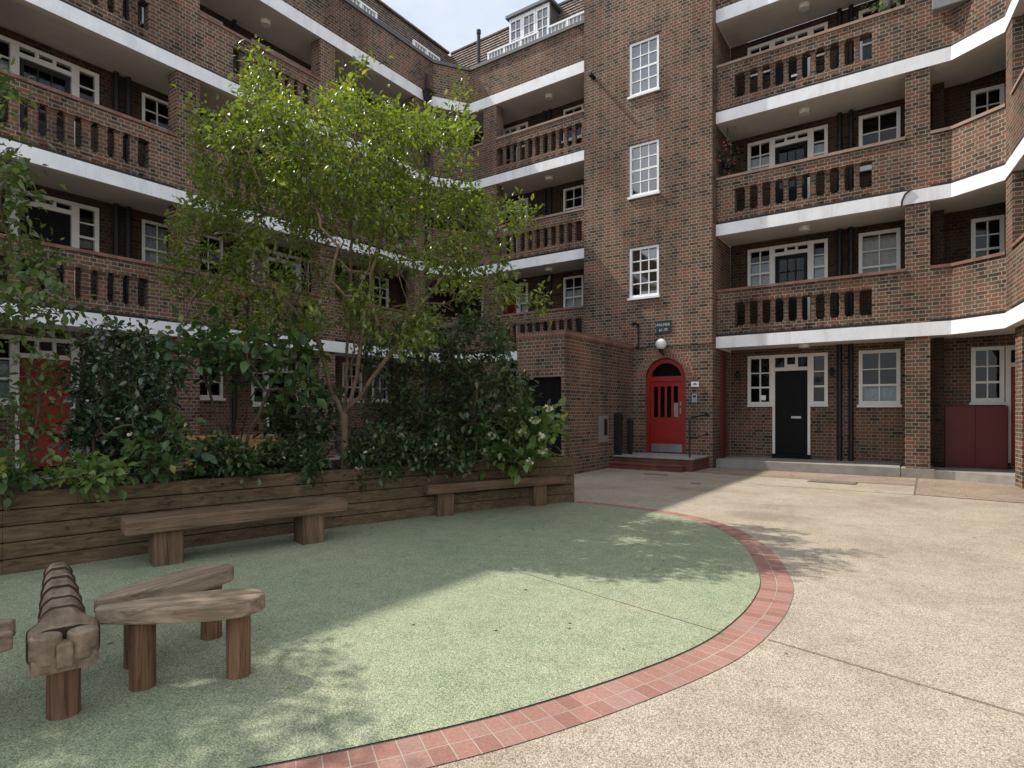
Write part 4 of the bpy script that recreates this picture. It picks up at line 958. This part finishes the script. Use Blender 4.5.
m.f.append(tuple(range(K))); m.f.append(tuple(ns_*K+q for q in reversed(range(K)))); m.mi += [0, 0]
me_ = child(m, 'body', 'carved', body); me_.data.materials.append(M['groove'])
for sgn in (-1, 1):
    m = MB(); c = (.05, sgn*.063)
    pts = [(c[0]+.056*math.cos(2*PI*q/24), c[1]+.056*math.sin(2*PI*q/24)) for q in range(24)]
    m.prism(pts, .30, .416); eo = child(m, 'eye', 'carved', body, bevel=.009)
m = MB(); m.prism([(-.012, -.03), (.03, -.022), (.075, 0), (.03, .022), (-.012, .03)], .285, .385); child(m, 'nose', 'carved', body, bevel=.008)
def round_leg(x, y, h, r):
    mm = MB(); mm.prism([(x+r*math.cos(2*PI*q/14), y+r*math.sin(2*PI*q/14)) for q in range(14)], .002, h); return mm
child(round_leg(.20, 0, .267, .064), 'leg', 'post', body, bevel=.006); child(round_leg(1.35, 0, .267, .06), 'leg', 'post', body, bevel=.006)
M_ = None
def wing(label, tip, end, wmax, legs):
    tip, end = Vector(tip), Vector(end); d = (end-tip); ln = d.length
    r = placed('wing_bench', label, 'play seat', tip, math.atan2(d.y, d.x), 'wing shaped seats around the carved log')
    out = []; n = 40
    for i in range(n+1):
        s = i/n; hw = wmax/2*((.22+1.02*math.sin(PI/2*min(1, s/.72)))/1.24 if s < .72 else math.sqrt(max(0, 1-((s-.72)/.28)**2.2)))
        out.append((s*ln, hw))
    pts = [(x, -y) for x, y in out]+[(x, y) for x, y in reversed(out[:-1])]
    m = MB(); m.prism(pts, .338, .418); child(m, 'seat', 'seat', r, bevel=.010)
    for s in legs: child(round_leg(s*ln, 0, .337, .058), 'leg', 'post', r, bevel=.005)
    return r
wing('wing shaped plank seat right of the carved log, the one nearer the camera', (-3.25, 1.19), (-2.79, 1.78), .275, (.26, .83))
wing('wing shaped plank seat right of the carved log, the one farther from the camera', (-3.39, 1.24), (-3.50, 2.0), .255, (.26, .83))
wing('wing shaped plank seat cut by the left picture edge, nearer the camera', (-3.20, .86), (-3.24, .10), .235, (.26, .83))
wing('wing shaped plank seat cut by the left picture edge, farther from the camera', (-3.36, .91), (-3.84, .32), .22, (.26, .83))

# ------------------------------------------------------------------ plants
TPL_V = np.array([(0, 0, 0), (-.26, .33, .07), (.26, .33, .07), (-.2, .68, .03), (.2, .68, .03), (0, 1, -.16), (0, .35, 0), (0, .7, -.05)], dtype=np.float32)
TPL_F = [(0, 2, 6), (0, 6, 1), (6, 2, 4, 7), (1, 6, 7, 3), (7, 4, 5), (3, 7, 5)]
def leaves(name, P, D, size, mt, parent, rnd, droop=.25, stalk=.25, wide=1.0, tone_bias=0):
    """one mesh of many small folded leaves; P positions, D twig directions"""
    n = len(P); P = np.asarray(P, dtype=np.float32); D = np.asarray(D, dtype=np.float32)
    a = rnd.normal(size=(n, 3)).astype(np.float32)*.75+D*.7; a[:, 2] -= droop
    a /= np.linalg.norm(a, axis=1, keepdims=True)+1e-6
    up = np.tile(np.array([0, 0, 1], np.float32), (n, 1))+rnd.normal(size=(n, 3)).astype(np.float32)*.45
    b = np.cross(a, up); b /= np.linalg.norm(b, axis=1, keepdims=True)+1e-6
    c = np.cross(b, a)
    s = (size*(.5+.95*rnd.beta(2.2, 2, n))).astype(np.float32)
    tv = TPL_V.copy(); tv[:, 0] *= wide; tv[:, 1] += stalk
    V = P[:, None, :]+s[:, None, None]*(tv[None, :, 0, None]*b[:, None, :]+tv[None, :, 1, None]*a[:, None, :]+tv[None, :, 2, None]*c[:, None, :])
    nv = len(tv); off = parent_base(parent); V = V.reshape(-1, 3)-np.array(off, np.float32)
    nf = len(TPL_F); sizes = np.array([len(f) for f in TPL_F]); flat = np.concatenate([np.array(f) for f in TPL_F])
    loops = (flat[None, :]+(np.arange(n)*nv)[:, None]).reshape(-1)
    starts = np.concatenate([[0], np.cumsum(sizes)[:-1]]); ls = (starts[None, :]+(np.arange(n)*len(flat))[:, None]).reshape(-1)
    me = bpy.data.meshes.new(name); me.vertices.add(n*nv); me.vertices.foreach_set('co', V.reshape(-1).astype(np.float32))
    me.loops.add(len(loops)); me.loops.foreach_set('vertex_index', loops.astype(np.int32))
    me.polygons.add(n*nf); me.polygons.foreach_set('loop_start', ls.astype(np.int32))
    try: me.polygons.foreach_set('loop_total', np.tile(sizes, n).astype(np.int32))
    except Exception: pass
    me.update(calc_edges=True); me.validate()
    at_ = me.attributes.new('tone', 'FLOAT', 'FACE'); tone = np.clip(rnd.beta(2, 2.2, n)+tone_bias, 0, .95); odd = rnd.random(n) < .025; tone[odd] = 1
    at_.data.foreach_set('value', np.repeat(tone, nf).astype(np.float32))
    me.materials.append(M[mt]); o = bpy.data.objects.new(name, me); COL.objects.link(o); o.parent = parent
    return o
def inside(poly, x, y):
    r = False; j = len(poly)-1
    for i in range(len(poly)):
        if (poly[i][1] > y) != (poly[j][1] > y) and x < (poly[j][0]-poly[i][0])*(y-poly[i][1])/(poly[j][1]-poly[i][1])+poly[i][0]: r = not r
        j = i
    return r
def sample(poly, d0, dd, n, rnd, mind=0, thin=None):
    """tips of twigs spread through the crown's volume"""
    xs = [p[0] for p in poly]; ys = [p[1] for p in poly]; out = []; g = 0
    cx = (min(xs)+max(xs))/2; hw = (max(xs)-min(xs))/2
    while len(out) < n and g < n*200:
        g += 1; x = rnd.uniform(min(xs), max(xs)); y = rnd.uniform(min(ys), max(ys))
        if not inside(poly, x, y): continue
        if thin and y > thin and rnd.random() < .5: continue
        k = math.sqrt(max(.1, 1-((x-cx)/hw)**2*.8)); d = d0+rnd.uniform(-1, 1)*dd*k
        p = at(x, y, d)
        if mind and any((p-q).length < mind for q in out): continue
        out.append(p)
    return out
def grow(parent, roots, tips, mt, rnd, r_tip=.004, power=.46, bend=.18, name='trunk', rmin=.003, stems=None):
    """join every tip to the nearest lower point of the growing skeleton; thickness follows what a limb carries"""
    nodes = []; par = []
    def add(p, q): nodes.append(np.array(p, dtype=float)); par.append(q); return len(nodes)-1
    for poly in roots:
        last = -1
        for i, p in enumerate(poly):
            p = Vector(p)
            if i == 0 and poly is not roots[0]:
                A = np.array(nodes); last = int(np.argmin(np.linalg.norm(A-np.array(p), axis=1))); continue
            if last >= 0 or i > 0:
                q = Vector(nodes[last]); L0 = (p-q).length; k = max(1, int(L0/.14))
                for s in range(1, k+1):
                    w_ = q.lerp(p, s/k)
                    if s < k: w_ += Vector(rnd.normal(0, .012, 3))
                    last = add(w_, last)
            else: last = add(p, -1)
    base = np.array(nodes[0]); twigs = []
    tips = sorted(tips, key=lambda p: (Vector(p)-Vector(base)).length)
    for p in tips:
        A = np.array(nodes); v = np.array(p)-A; dist = np.linalg.norm(v, axis=1)
        pen = np.where(v[:, 2] < dist*.05, (dist*.05-v[:, 2])*1.2, 0)
        k = int(np.argmin(dist+pen)); q = Vector(nodes[k]); p = Vector(p); L0 = (p-q).length
        n = max(2, int(L0/.13)); last = k
        side = Vector(rnd.normal(0, 1, 3))*bend*L0*.35+Vector((0, 0, .12*L0))
        for s in range(1, n+1):
            f = s/n; w_ = q.lerp(p, f)+side*math.sin(PI*f)*.6
            last = add(w_, last)
        twigs.append(last)
    load = np.zeros(len(nodes))
    for tn in twigs: load[tn] += 1
    for i in range(len(nodes)-1, -1, -1):
        if par[i] >= 0: load[par[i]] += load[i]
    rad = np.maximum(rmin, r_tip*np.maximum(load, .5)**power)
    m = MB(); kids = {}
    for i, q in enumerate(par): kids.setdefault(q, []).append(i)
    def chain(i0, q):
        pts = [nodes[q], nodes[i0]] if q >= 0 else [nodes[i0]]; rr = [min(rad[q], rad[i0]*1.25), rad[i0]] if q >= 0 else [rad[i0]*1.25]; cur = i0
        more = []
        while kids.get(cur):
            ch = sorted(kids[cur], key=lambda c: -load[c]); more += [(c, cur) for c in ch[1:]]; cur = ch[0]; pts.append(nodes[cur]); rr.append(rad[cur])
        if len(pts) > 1: m.tube(pts, rr, 7 if max(rr) > .015 else 4, caps=False)
        return more
    todo = [(i, -1) for i in kids.get(-1, [])]
    while todo: todo += chain(*todo.pop())
    m.build(name, M[mt], parent, smooth=True, uv=False)
    # twig points for the leaves
    P = []; D = []
    for i in range(len(nodes)):
        if par[i] >= 0 and load[i] <= 2.5:
            v = nodes[i]-nodes[par[i]]; P.append((nodes[par[i]], v))
    return P
def leafy(P, per, spread, rnd):
    pos = []; dr = []
    for a, v in P:
        L0 = np.linalg.norm(v)+1e-6
        for _ in range(rnd.poisson(per)):
            o = rnd.normal(0, spread, 3); pos.append(a+v*rnd.random()+o); d = v/L0*.6+o/(spread*2.5+1e-6); dr.append(d/(np.linalg.norm(d)+1e-6))
    return pos, dr

rn = np.random.default_rng(5)
# the courtyard tree, several stems from one foot
def att(px, py, d): return at(px, py, d-.65)
b0 = att(343, 452, 7.75); b0.z = .55
tree = thing('courtyard_tree', 'slender many stemmed tree with small bright green leaves, rising from the middle of the planter', 'tree', b0)
fk = att(344, 415, 7.75)
roots = [[b0, att(345, 432, 7.75), fk, att(357, 375, 7.7), att(367, 300, 7.6), att(381, 240, 7.6), att(392, 170, 7.7)],
         [fk, att(346, 375, 7.9), att(349, 310, 8.1), att(352, 240, 8.2), att(330, 160, 8.2)],
         [fk, att(372, 378, 7.5), att(400, 340, 7.3), att(440, 280, 7.2)],
         [fk, att(330, 390, 7.8), att(318, 340, 7.6), att(305, 265, 7.5), att(280, 160, 7.5)],
         [fk, att(352, 360, 8.2), att(362, 290, 8.5), att(376, 250, 8.9), att(400, 190, 9)],
         [att(318, 340, 7.6), att(285, 300, 7.4), att(240, 235, 7.2)],
         [att(440, 280, 7.2), att(480, 240, 7.2)]]
crown = [(262, 62), (285, 100), (318, 100), (345, 82), (360, 100), (385, 108), (430, 112), (465, 120), (470, 150), (460, 190), (500, 200), (530, 215), (505, 245), (520, 290), (490, 300), (455, 310), (430, 345), (385, 335), (330, 320), (280, 345), (235, 350), (200, 335), (175, 300), (165, 260), (180, 215), (205, 190), (195, 150), (190, 110), (215, 115), (240, 100)]
tips = sample(crown, 7.3, 1.35, 760, rn, .10, 225)
tips += [att(x, y, d) for x, y, d in ((258, 50, 7.6), (370, 62, 7.7), (355, 75, 7.8), (463, 85, 7.9), (531, 205, 7.3), (545, 300, 7.4), (540, 305, 7.2), (188, 105, 7.3), (176, 240, 7.1))]
tw_ = grow(tree, roots, tips, 'bark', rn, r_tip=.0026, power=.44, bend=.09)
pos, dr = leafy(tw_, 35, .075, rn)
leaves('crown', pos, dr, .070, 'leaf_tree', tree, rn, wide=.85)
# tree at the left edge, branches reaching in
b1 = at(-40, 520, 4.9); b1.z = .55
ltree = thing('leafy_side_tree', 'tree at the left edge whose drooping leafy branches hang into the picture', 'tree', b1)
roots = [[b1, at(-50, 420, 5.0), at(-60, 330, 5.1), at(-50, 230, 5.2), at(-40, 120, 5.3)], [at(-60, 330, 5.1), at(0, 300, 5.2), at(50, 290, 5.3)], [at(-50, 230, 5.2), at(-5, 180, 5.3), at(25, 140, 5.4)], [at(-40, 120, 5.3), (-6.3, .6, 4.2), (-6.8, .3, 5.0), (-7.0, .2, 5.6)]]
crown = [(-200, 50), (-60, 30), (8, 82), (20, 100), (35, 118), (20, 150), (40, 185), (30, 205), (55, 245), (70, 270), (100, 300), (104, 322), (80, 335), (40, 330), (0, 345), (-60, 380), (-200, 340)]
tips = sample(crown, 5.25, .8, 220, rn, .1)
for _ in range(300):  # unseen upper crown, added to shade the foreground
    while True:
        q = rn.uniform(-1, 1, 3)
        if (q**2).sum() < 1: break
    tips.append(Vector((-7.2+1.2*q[0], .15+1.05*q[1], 5.2+1.0*q[2])))
tw_ = grow(ltree, roots, tips, 'bark_dark', rn, r_tip=.004)
pos, dr = leafy(tw_, 22, .095, rn); leaves('crown', pos, dr, .075, 'leaf_side', ltree, rn)

def shrub(name, label, cat, base_px, depth, crown, dd, ntips, leaf, lsize, per, spread, bark='bark_dark', flowers=None, seed=1, mind=.07, droop=.25, wide=1.0, nstem=4, group=None, trunk='stem', fol='foliage', dens=1):
    r_ = np.random.default_rng(seed)
    b = at(base_px[0], base_px[1], depth); b.z = .54
    th = thing(name, label, cat, b, group)
    cx = sum(p[0] for p in crown)/len(crown); ys = [p[1] for p in crown]; y0, y1 = min(ys), max(ys)
    roots = []
    for k in range(nstem):
        f = (k+.5)/nstem*2-1; xs = [p[0] for p in crown]; ww = (max(xs)-min(xs))/2
        roots.append([b, at(base_px[0]+f*ww*.2, (base_px[1]*.6+y1*.4)-8, depth+r_.uniform(-.1, .1)), at(cx+f*ww*.6, y0+(y1-y0)*.5, depth+r_.uniform(-.3, .3)*dd)])
    tips = sample(crown, depth, dd, ntips, r_, mind)
    tw = grow(th, roots, tips, bark, r_, r_tip=.0035, name=trunk)
    pos, dr = leafy(tw, per*2.5*dens, spread*1.25, r_); pass; leaves(fol, pos, dr, lsize, leaf, th, r_, droop=droop, wide=wide)
    if flowers:
        for (fx, fy, fs, fm, nm) in flowers:
            m = MB(); c = at(fx, fy, depth-dd*.75)
            for q in range(34 if fs > .05 else 9):
                o = Vector(r_.normal(0, .42, 3))*fs; o.z *= .6; p = c+o*.8; rr = fs*(.3 if fs > .05 else .4); n = Vector(r_.normal(0, 1, 3)).normalized(); a = n.orthogonal().normalized(); bb = n.cross(a)
                m.poly([p+a*rr, p+bb*rr, p-a*rr, p-bb*rr])
            m.build(nm, M[fm], th, uv=False)
    return th
shrub('camellia_shrub', 'dense dark glossy shrub right of the faded red door', 'shrub', (118, 470), 6.15, [(70, 350), (105, 325), (150, 342), (175, 375), (180, 430), (165, 462), (120, 470), (72, 465), (66, 400)], .55, 230, 'leaf_gloss', .075, 5.2, .05, seed=21, dens=1.45, nstem=5)
shrub('small_tree', 'small tree with big tiered leaves on thin bare stems, left of the many stemmed tree', 'tree', (236, 460), 6.75, [(165, 335), (215, 325), (262, 335), (318, 340), (330, 385), (300, 402), (262, 398), (230, 380), (190, 372), (160, 360)], .55, 80, 'leaf_broad', .125, 2.8, .07, seed=22, mind=.12, droop=.1, trunk='trunk', fol='crown', bark='bark_dark', wide=1.1, nstem=5)
shrub('evergreen_shrub', 'large dark evergreen shrub between the trunk and the black gate', 'shrub', (455, 462), 8.2, [(412, 345), (440, 322), (480, 318), (508, 330), (522, 360), (530, 395), (515, 450), (470, 468), (425, 462), (405, 400)], .8, 260, 'leaf_dark', .085, 5.2, .06, seed=23, dens=1.45, nstem=6)
shrub('bamboo_like_shrub', 'loose leafy shrub close behind the right side of the trunk', 'shrub', (392, 458), 8.35, [(360, 335), (400, 325), (425, 345), (428, 400), (420, 455), (365, 455), (358, 400)], .5, 110, 'leaf_dark', .075, 4.6, .06, seed=24, dens=1.45, nstem=4)
shrub('loose_shrub', 'loose dark shrub close behind the left side of the trunk', 'shrub', (292, 455), 7.6, [(262, 395), (300, 398), (330, 385), (338, 430), (325, 462), (268, 462)], .4, 60, 'leaf_dark', .09, 4.2, .06, seed=25, dens=1.45, nstem=4)
shrub('hydrangea', 'pale green hydrangea with cream flower heads at the right end of the planter', 'shrub', (515, 462), 8.25, [(478, 430), (498, 412), (530, 404), (552, 412), (556, 438), (550, 462), (515, 468), (474, 464)], .5, 95, 'leaf_fresh', .13, 3.2, .07, seed=26, wide=1.25, nstem=5,
      flowers=[(535, 420, .09, 'petal_cream', 'flower_head'), (549, 409, .08, 'petal_cream', 'flower_head'), (521, 432, .08, 'petal_cream', 'flower_head'), (492, 436, .09, 'petal_cream', 'flower_head'), (484, 452, .10, 'petal_cream', 'flower_head'), (507, 442, .08, 'petal_cream', 'flower_head'), (541, 437, .08, 'petal_cream', 'flower_head'), (543, 451, .08, 'petal_cream', 'flower_head'), (529, 462, .08, 'petal_cream', 'flower_head'), (512, 410, .07, 'petal_cream', 'flower_head')])
shrub('anemone_plant', 'bushy anemone with broad lobed leaves and pale buds below the camellia', 'plant', (160, 482), 5.75, [(124, 440), (150, 420), (176, 414), (196, 432), (200, 462), (178, 476), (135, 478), (120, 462)], .35, 46, 'leaf_broad', .095, 2.4, .05, seed=27, wide=1.25, nstem=4, flowers=[(130, 434, .035, 'petal_pink', 'flower'), (117, 419, .03, 'petal_pink', 'flower'), (185, 424, .03, 'petal_pink', 'flower')])
shrub('anemone_plant', 'low pale green anemone clump left of the bushy one', 'plant', (82, 486), 5.3, [(38, 470), (62, 462), (100, 462), (122, 468), (118, 482), (85, 485), (40, 486)], .25, 32, 'leaf_fresh', .085, 2.2, .04, seed=28, wide=1.25, nstem=4)
shrub('anemone_plant', 'low leafy clump spilling over the planter edge at the left picture border', 'plant', (8, 492), 4.85, [(-30, 465), (8, 452), (30, 474), (28, 488), (10, 492), (-30, 492)], .25, 28, 'leaf_broad', .085, 2.2, .04, seed=29, wide=1.25, nstem=3)
shrub('thin_stemmed_shrub', 'thin stemmed shrub with sparse leaves in front of the faded red door', 'shrub', (27, 486), 5.55, [(15, 380), (35, 350), (58, 365), (62, 400), (45, 440), (18, 440), (-10, 410)], .3, 34, 'leaf_side', .07, 3.0, .05, seed=30, nstem=5)
for k, (bx, dep, cr, sd_, lb, fl) in enumerate((
    (225, 6.35, [(190, 452), (215, 440), (250, 446), (262, 466), (240, 482), (195, 486)], 31, 'low dark shrub under the small tree with tiered leaves', None),
    (300, 6.85, [(262, 452), (290, 440), (318, 448), (328, 470), (296, 478), (262, 476)], 32, 'low shrub dotted with white flowers left of the trunk foot', [(283, 457, .03, 'petal_cream', 'flower'), (291, 460, .03, 'petal_cream', 'flower'), (302, 455, .03, 'petal_cream', 'flower'), (275, 462, .025, 'petal_cream', 'flower')]),
    (370, 7.25, [(335, 448), (360, 432), (392, 428), (410, 446), (402, 472), (366, 478), (340, 476)], 33, 'low shrub with a few white flowers right of the trunk foot', [(373, 448, .03, 'petal_cream', 'flower'), (365, 452, .028, 'petal_cream', 'flower'), (360, 468, .05, 'petal_cream', 'flower')]),
    (430, 7.6, [(402, 450), (430, 440), (462, 444), (470, 464), (440, 470), (405, 470)], 34, 'low dark shrub in front of the large evergreen shrub', [(436, 444, .03, 'petal_cream', 'flower')]))):
    shrub('low_shrub', lb, 'shrub', (bx, 478), dep, cr, .35, 66, 'leaf_dark', .075, 4.6, .05, seed=sd_, nstem=4, dens=1.3, flowers=fl, group='low shrubs along the planter edge')
# red trailing plant hanging in the balcony beside the tower, plants in troughs on the top balcony
hb = thing('hanging_basket', 'hanging basket of red flowers at the second floor balcony beside the tower', 'basket', (-3.98, 14.75, 7.3))
m = MB(); m.tube([(-3.98, 14.75, 7.18), (-3.98, 14.75, 7.22), (-3.98, 14.75, 7.4)], [.05, .12, .17], 12); m.build('bowl', M['black_matt'], hb)
m = MB()
for q in range(3): a = 2*PI*q/3; m.tube([(-3.98+.16*math.cos(a), 14.75+.16*math.sin(a), 7.4), (-3.98, 14.75, 8.2)], .006, 4)
m.build('chain', M['black_matt'], hb)
r_ = np.random.default_rng(40); P_ = [np.array((-3.98, 14.7, 7.45))+r_.normal(0, 1, 3)*np.array((.14, .14, .14)) for _ in range(150)]
leaves('foliage', P_, [r_.normal(0, .5, 3)+np.array((0, 0, -.4)) for _ in P_], .08, 'leaf_dark', hb, r_)
m = MB()
for q in range(70):
    p = Vector((-3.98, 14.66, 7.5))+Vector(r_.normal(0, 1, 3)*np.array((.15, .13, .26))); n = Vector(r_.normal(0, 1, 3)).normalized(); a = n.orthogonal().normalized()*.026; bb = n.cross(a)
    m.poly([p+a, p+bb, p-a, p-bb])
m.build('flower_cluster', M['petal_red'], hb, uv=False)
tr_ = thing('plant_trough', 'grey trough of plants hung on the top balcony wall near the right corner', 'trough', (.25, 14.35, 9.2))
m = MB(); REAR.box(m, .05, .62, .035, .23, 9.2, 9.40); m.build('trough', M['grey'], tr_, bevel=.01)
P_ = [np.array((.33+r_.uniform(-.25, .25), 14.36+r_.normal(0, .06), 9.45+abs(r_.normal(0, .12)))) for _ in range(120)]
leaves('foliage', P_, [r_.normal(0, .5, 3)+np.array((0, 0, .4)) for _ in P_], .08, 'leaf_dark', tr_, r_)
hp = thing('trailing_plant', 'trailing green plant hanging over the top balcony left of the brick pier', 'plant', (-.75, 14.7, 9.6))
m = MB(); m.tube([(-.75, 14.72, 9.75), (-.75, 14.72, 9.95)], [.08, .13], 12); m.build('pot', M['grey'], hp)
P_ = [np.array((-.75, 14.7, 9.9))+r_.normal(0, 1, 3)*np.array((.2, .1, .14)) for _ in range(140)]
leaves('foliage', P_, [r_.normal(0, .5, 3)+np.array((0, 0, -.6)) for _ in P_], .09, 'leaf_broad', hp, r_)
m = MB()
for q in range(3): a = 2*PI*q/3; m.tube([(-.75+.12*math.cos(a), 14.72+.12*math.sin(a), 9.95), (-.75, 14.72, 10.66)], .006, 4)
m.build('chain', M['black_matt'], hp)

# newer timber planter seen between the stems
c0, c1 = at(186, 440, 10.3), at(306, 437, 11.2); t_ = (c1-c0); ang = math.atan2(t_.y, t_.x); ln = math.hypot(t_.x, t_.y)
np_ = placed('pale_timber_planter', 'newer orange timber planter seen behind the thin stems', 'planter', c0[:2], ang)
for k in range(3):
    m = MB(); m.box(0, ln, 0, .08, .01+k*.31, .31+k*.31-.012); child(m, 'plank', 'pale_wood', np_, bevel=.006)
m = MB(); m.box(0, ln, .081, .7, .01, .85); child(m, 'soil', 'soil', np_)
# fallen leaves on the rubber surface and paving
m = MB(); r_ = np.random.default_rng(8)
for _ in range(70):
    x, y = r_.uniform(-5.6, -1.4), r_.uniform(1.2, 7.4)
    if r_.random() < .3: x, y = r_.uniform(-1, .6), r_.uniform(3, 12)
    a = r_.uniform(0, 6.3); s = r_.uniform(.008, .022); c, sn = math.cos(a)*s, math.sin(a)*s
    m.poly([(x+c, y+sn, .012), (x-sn*.5, y+c*.5, .016), (x-c, y-sn, .012), (x+sn*.5, y-c*.5, .020)])
lf = m.build('fallen_leaves', M['fallen'], None, uv=False); lf['kind'] = 'stuff'
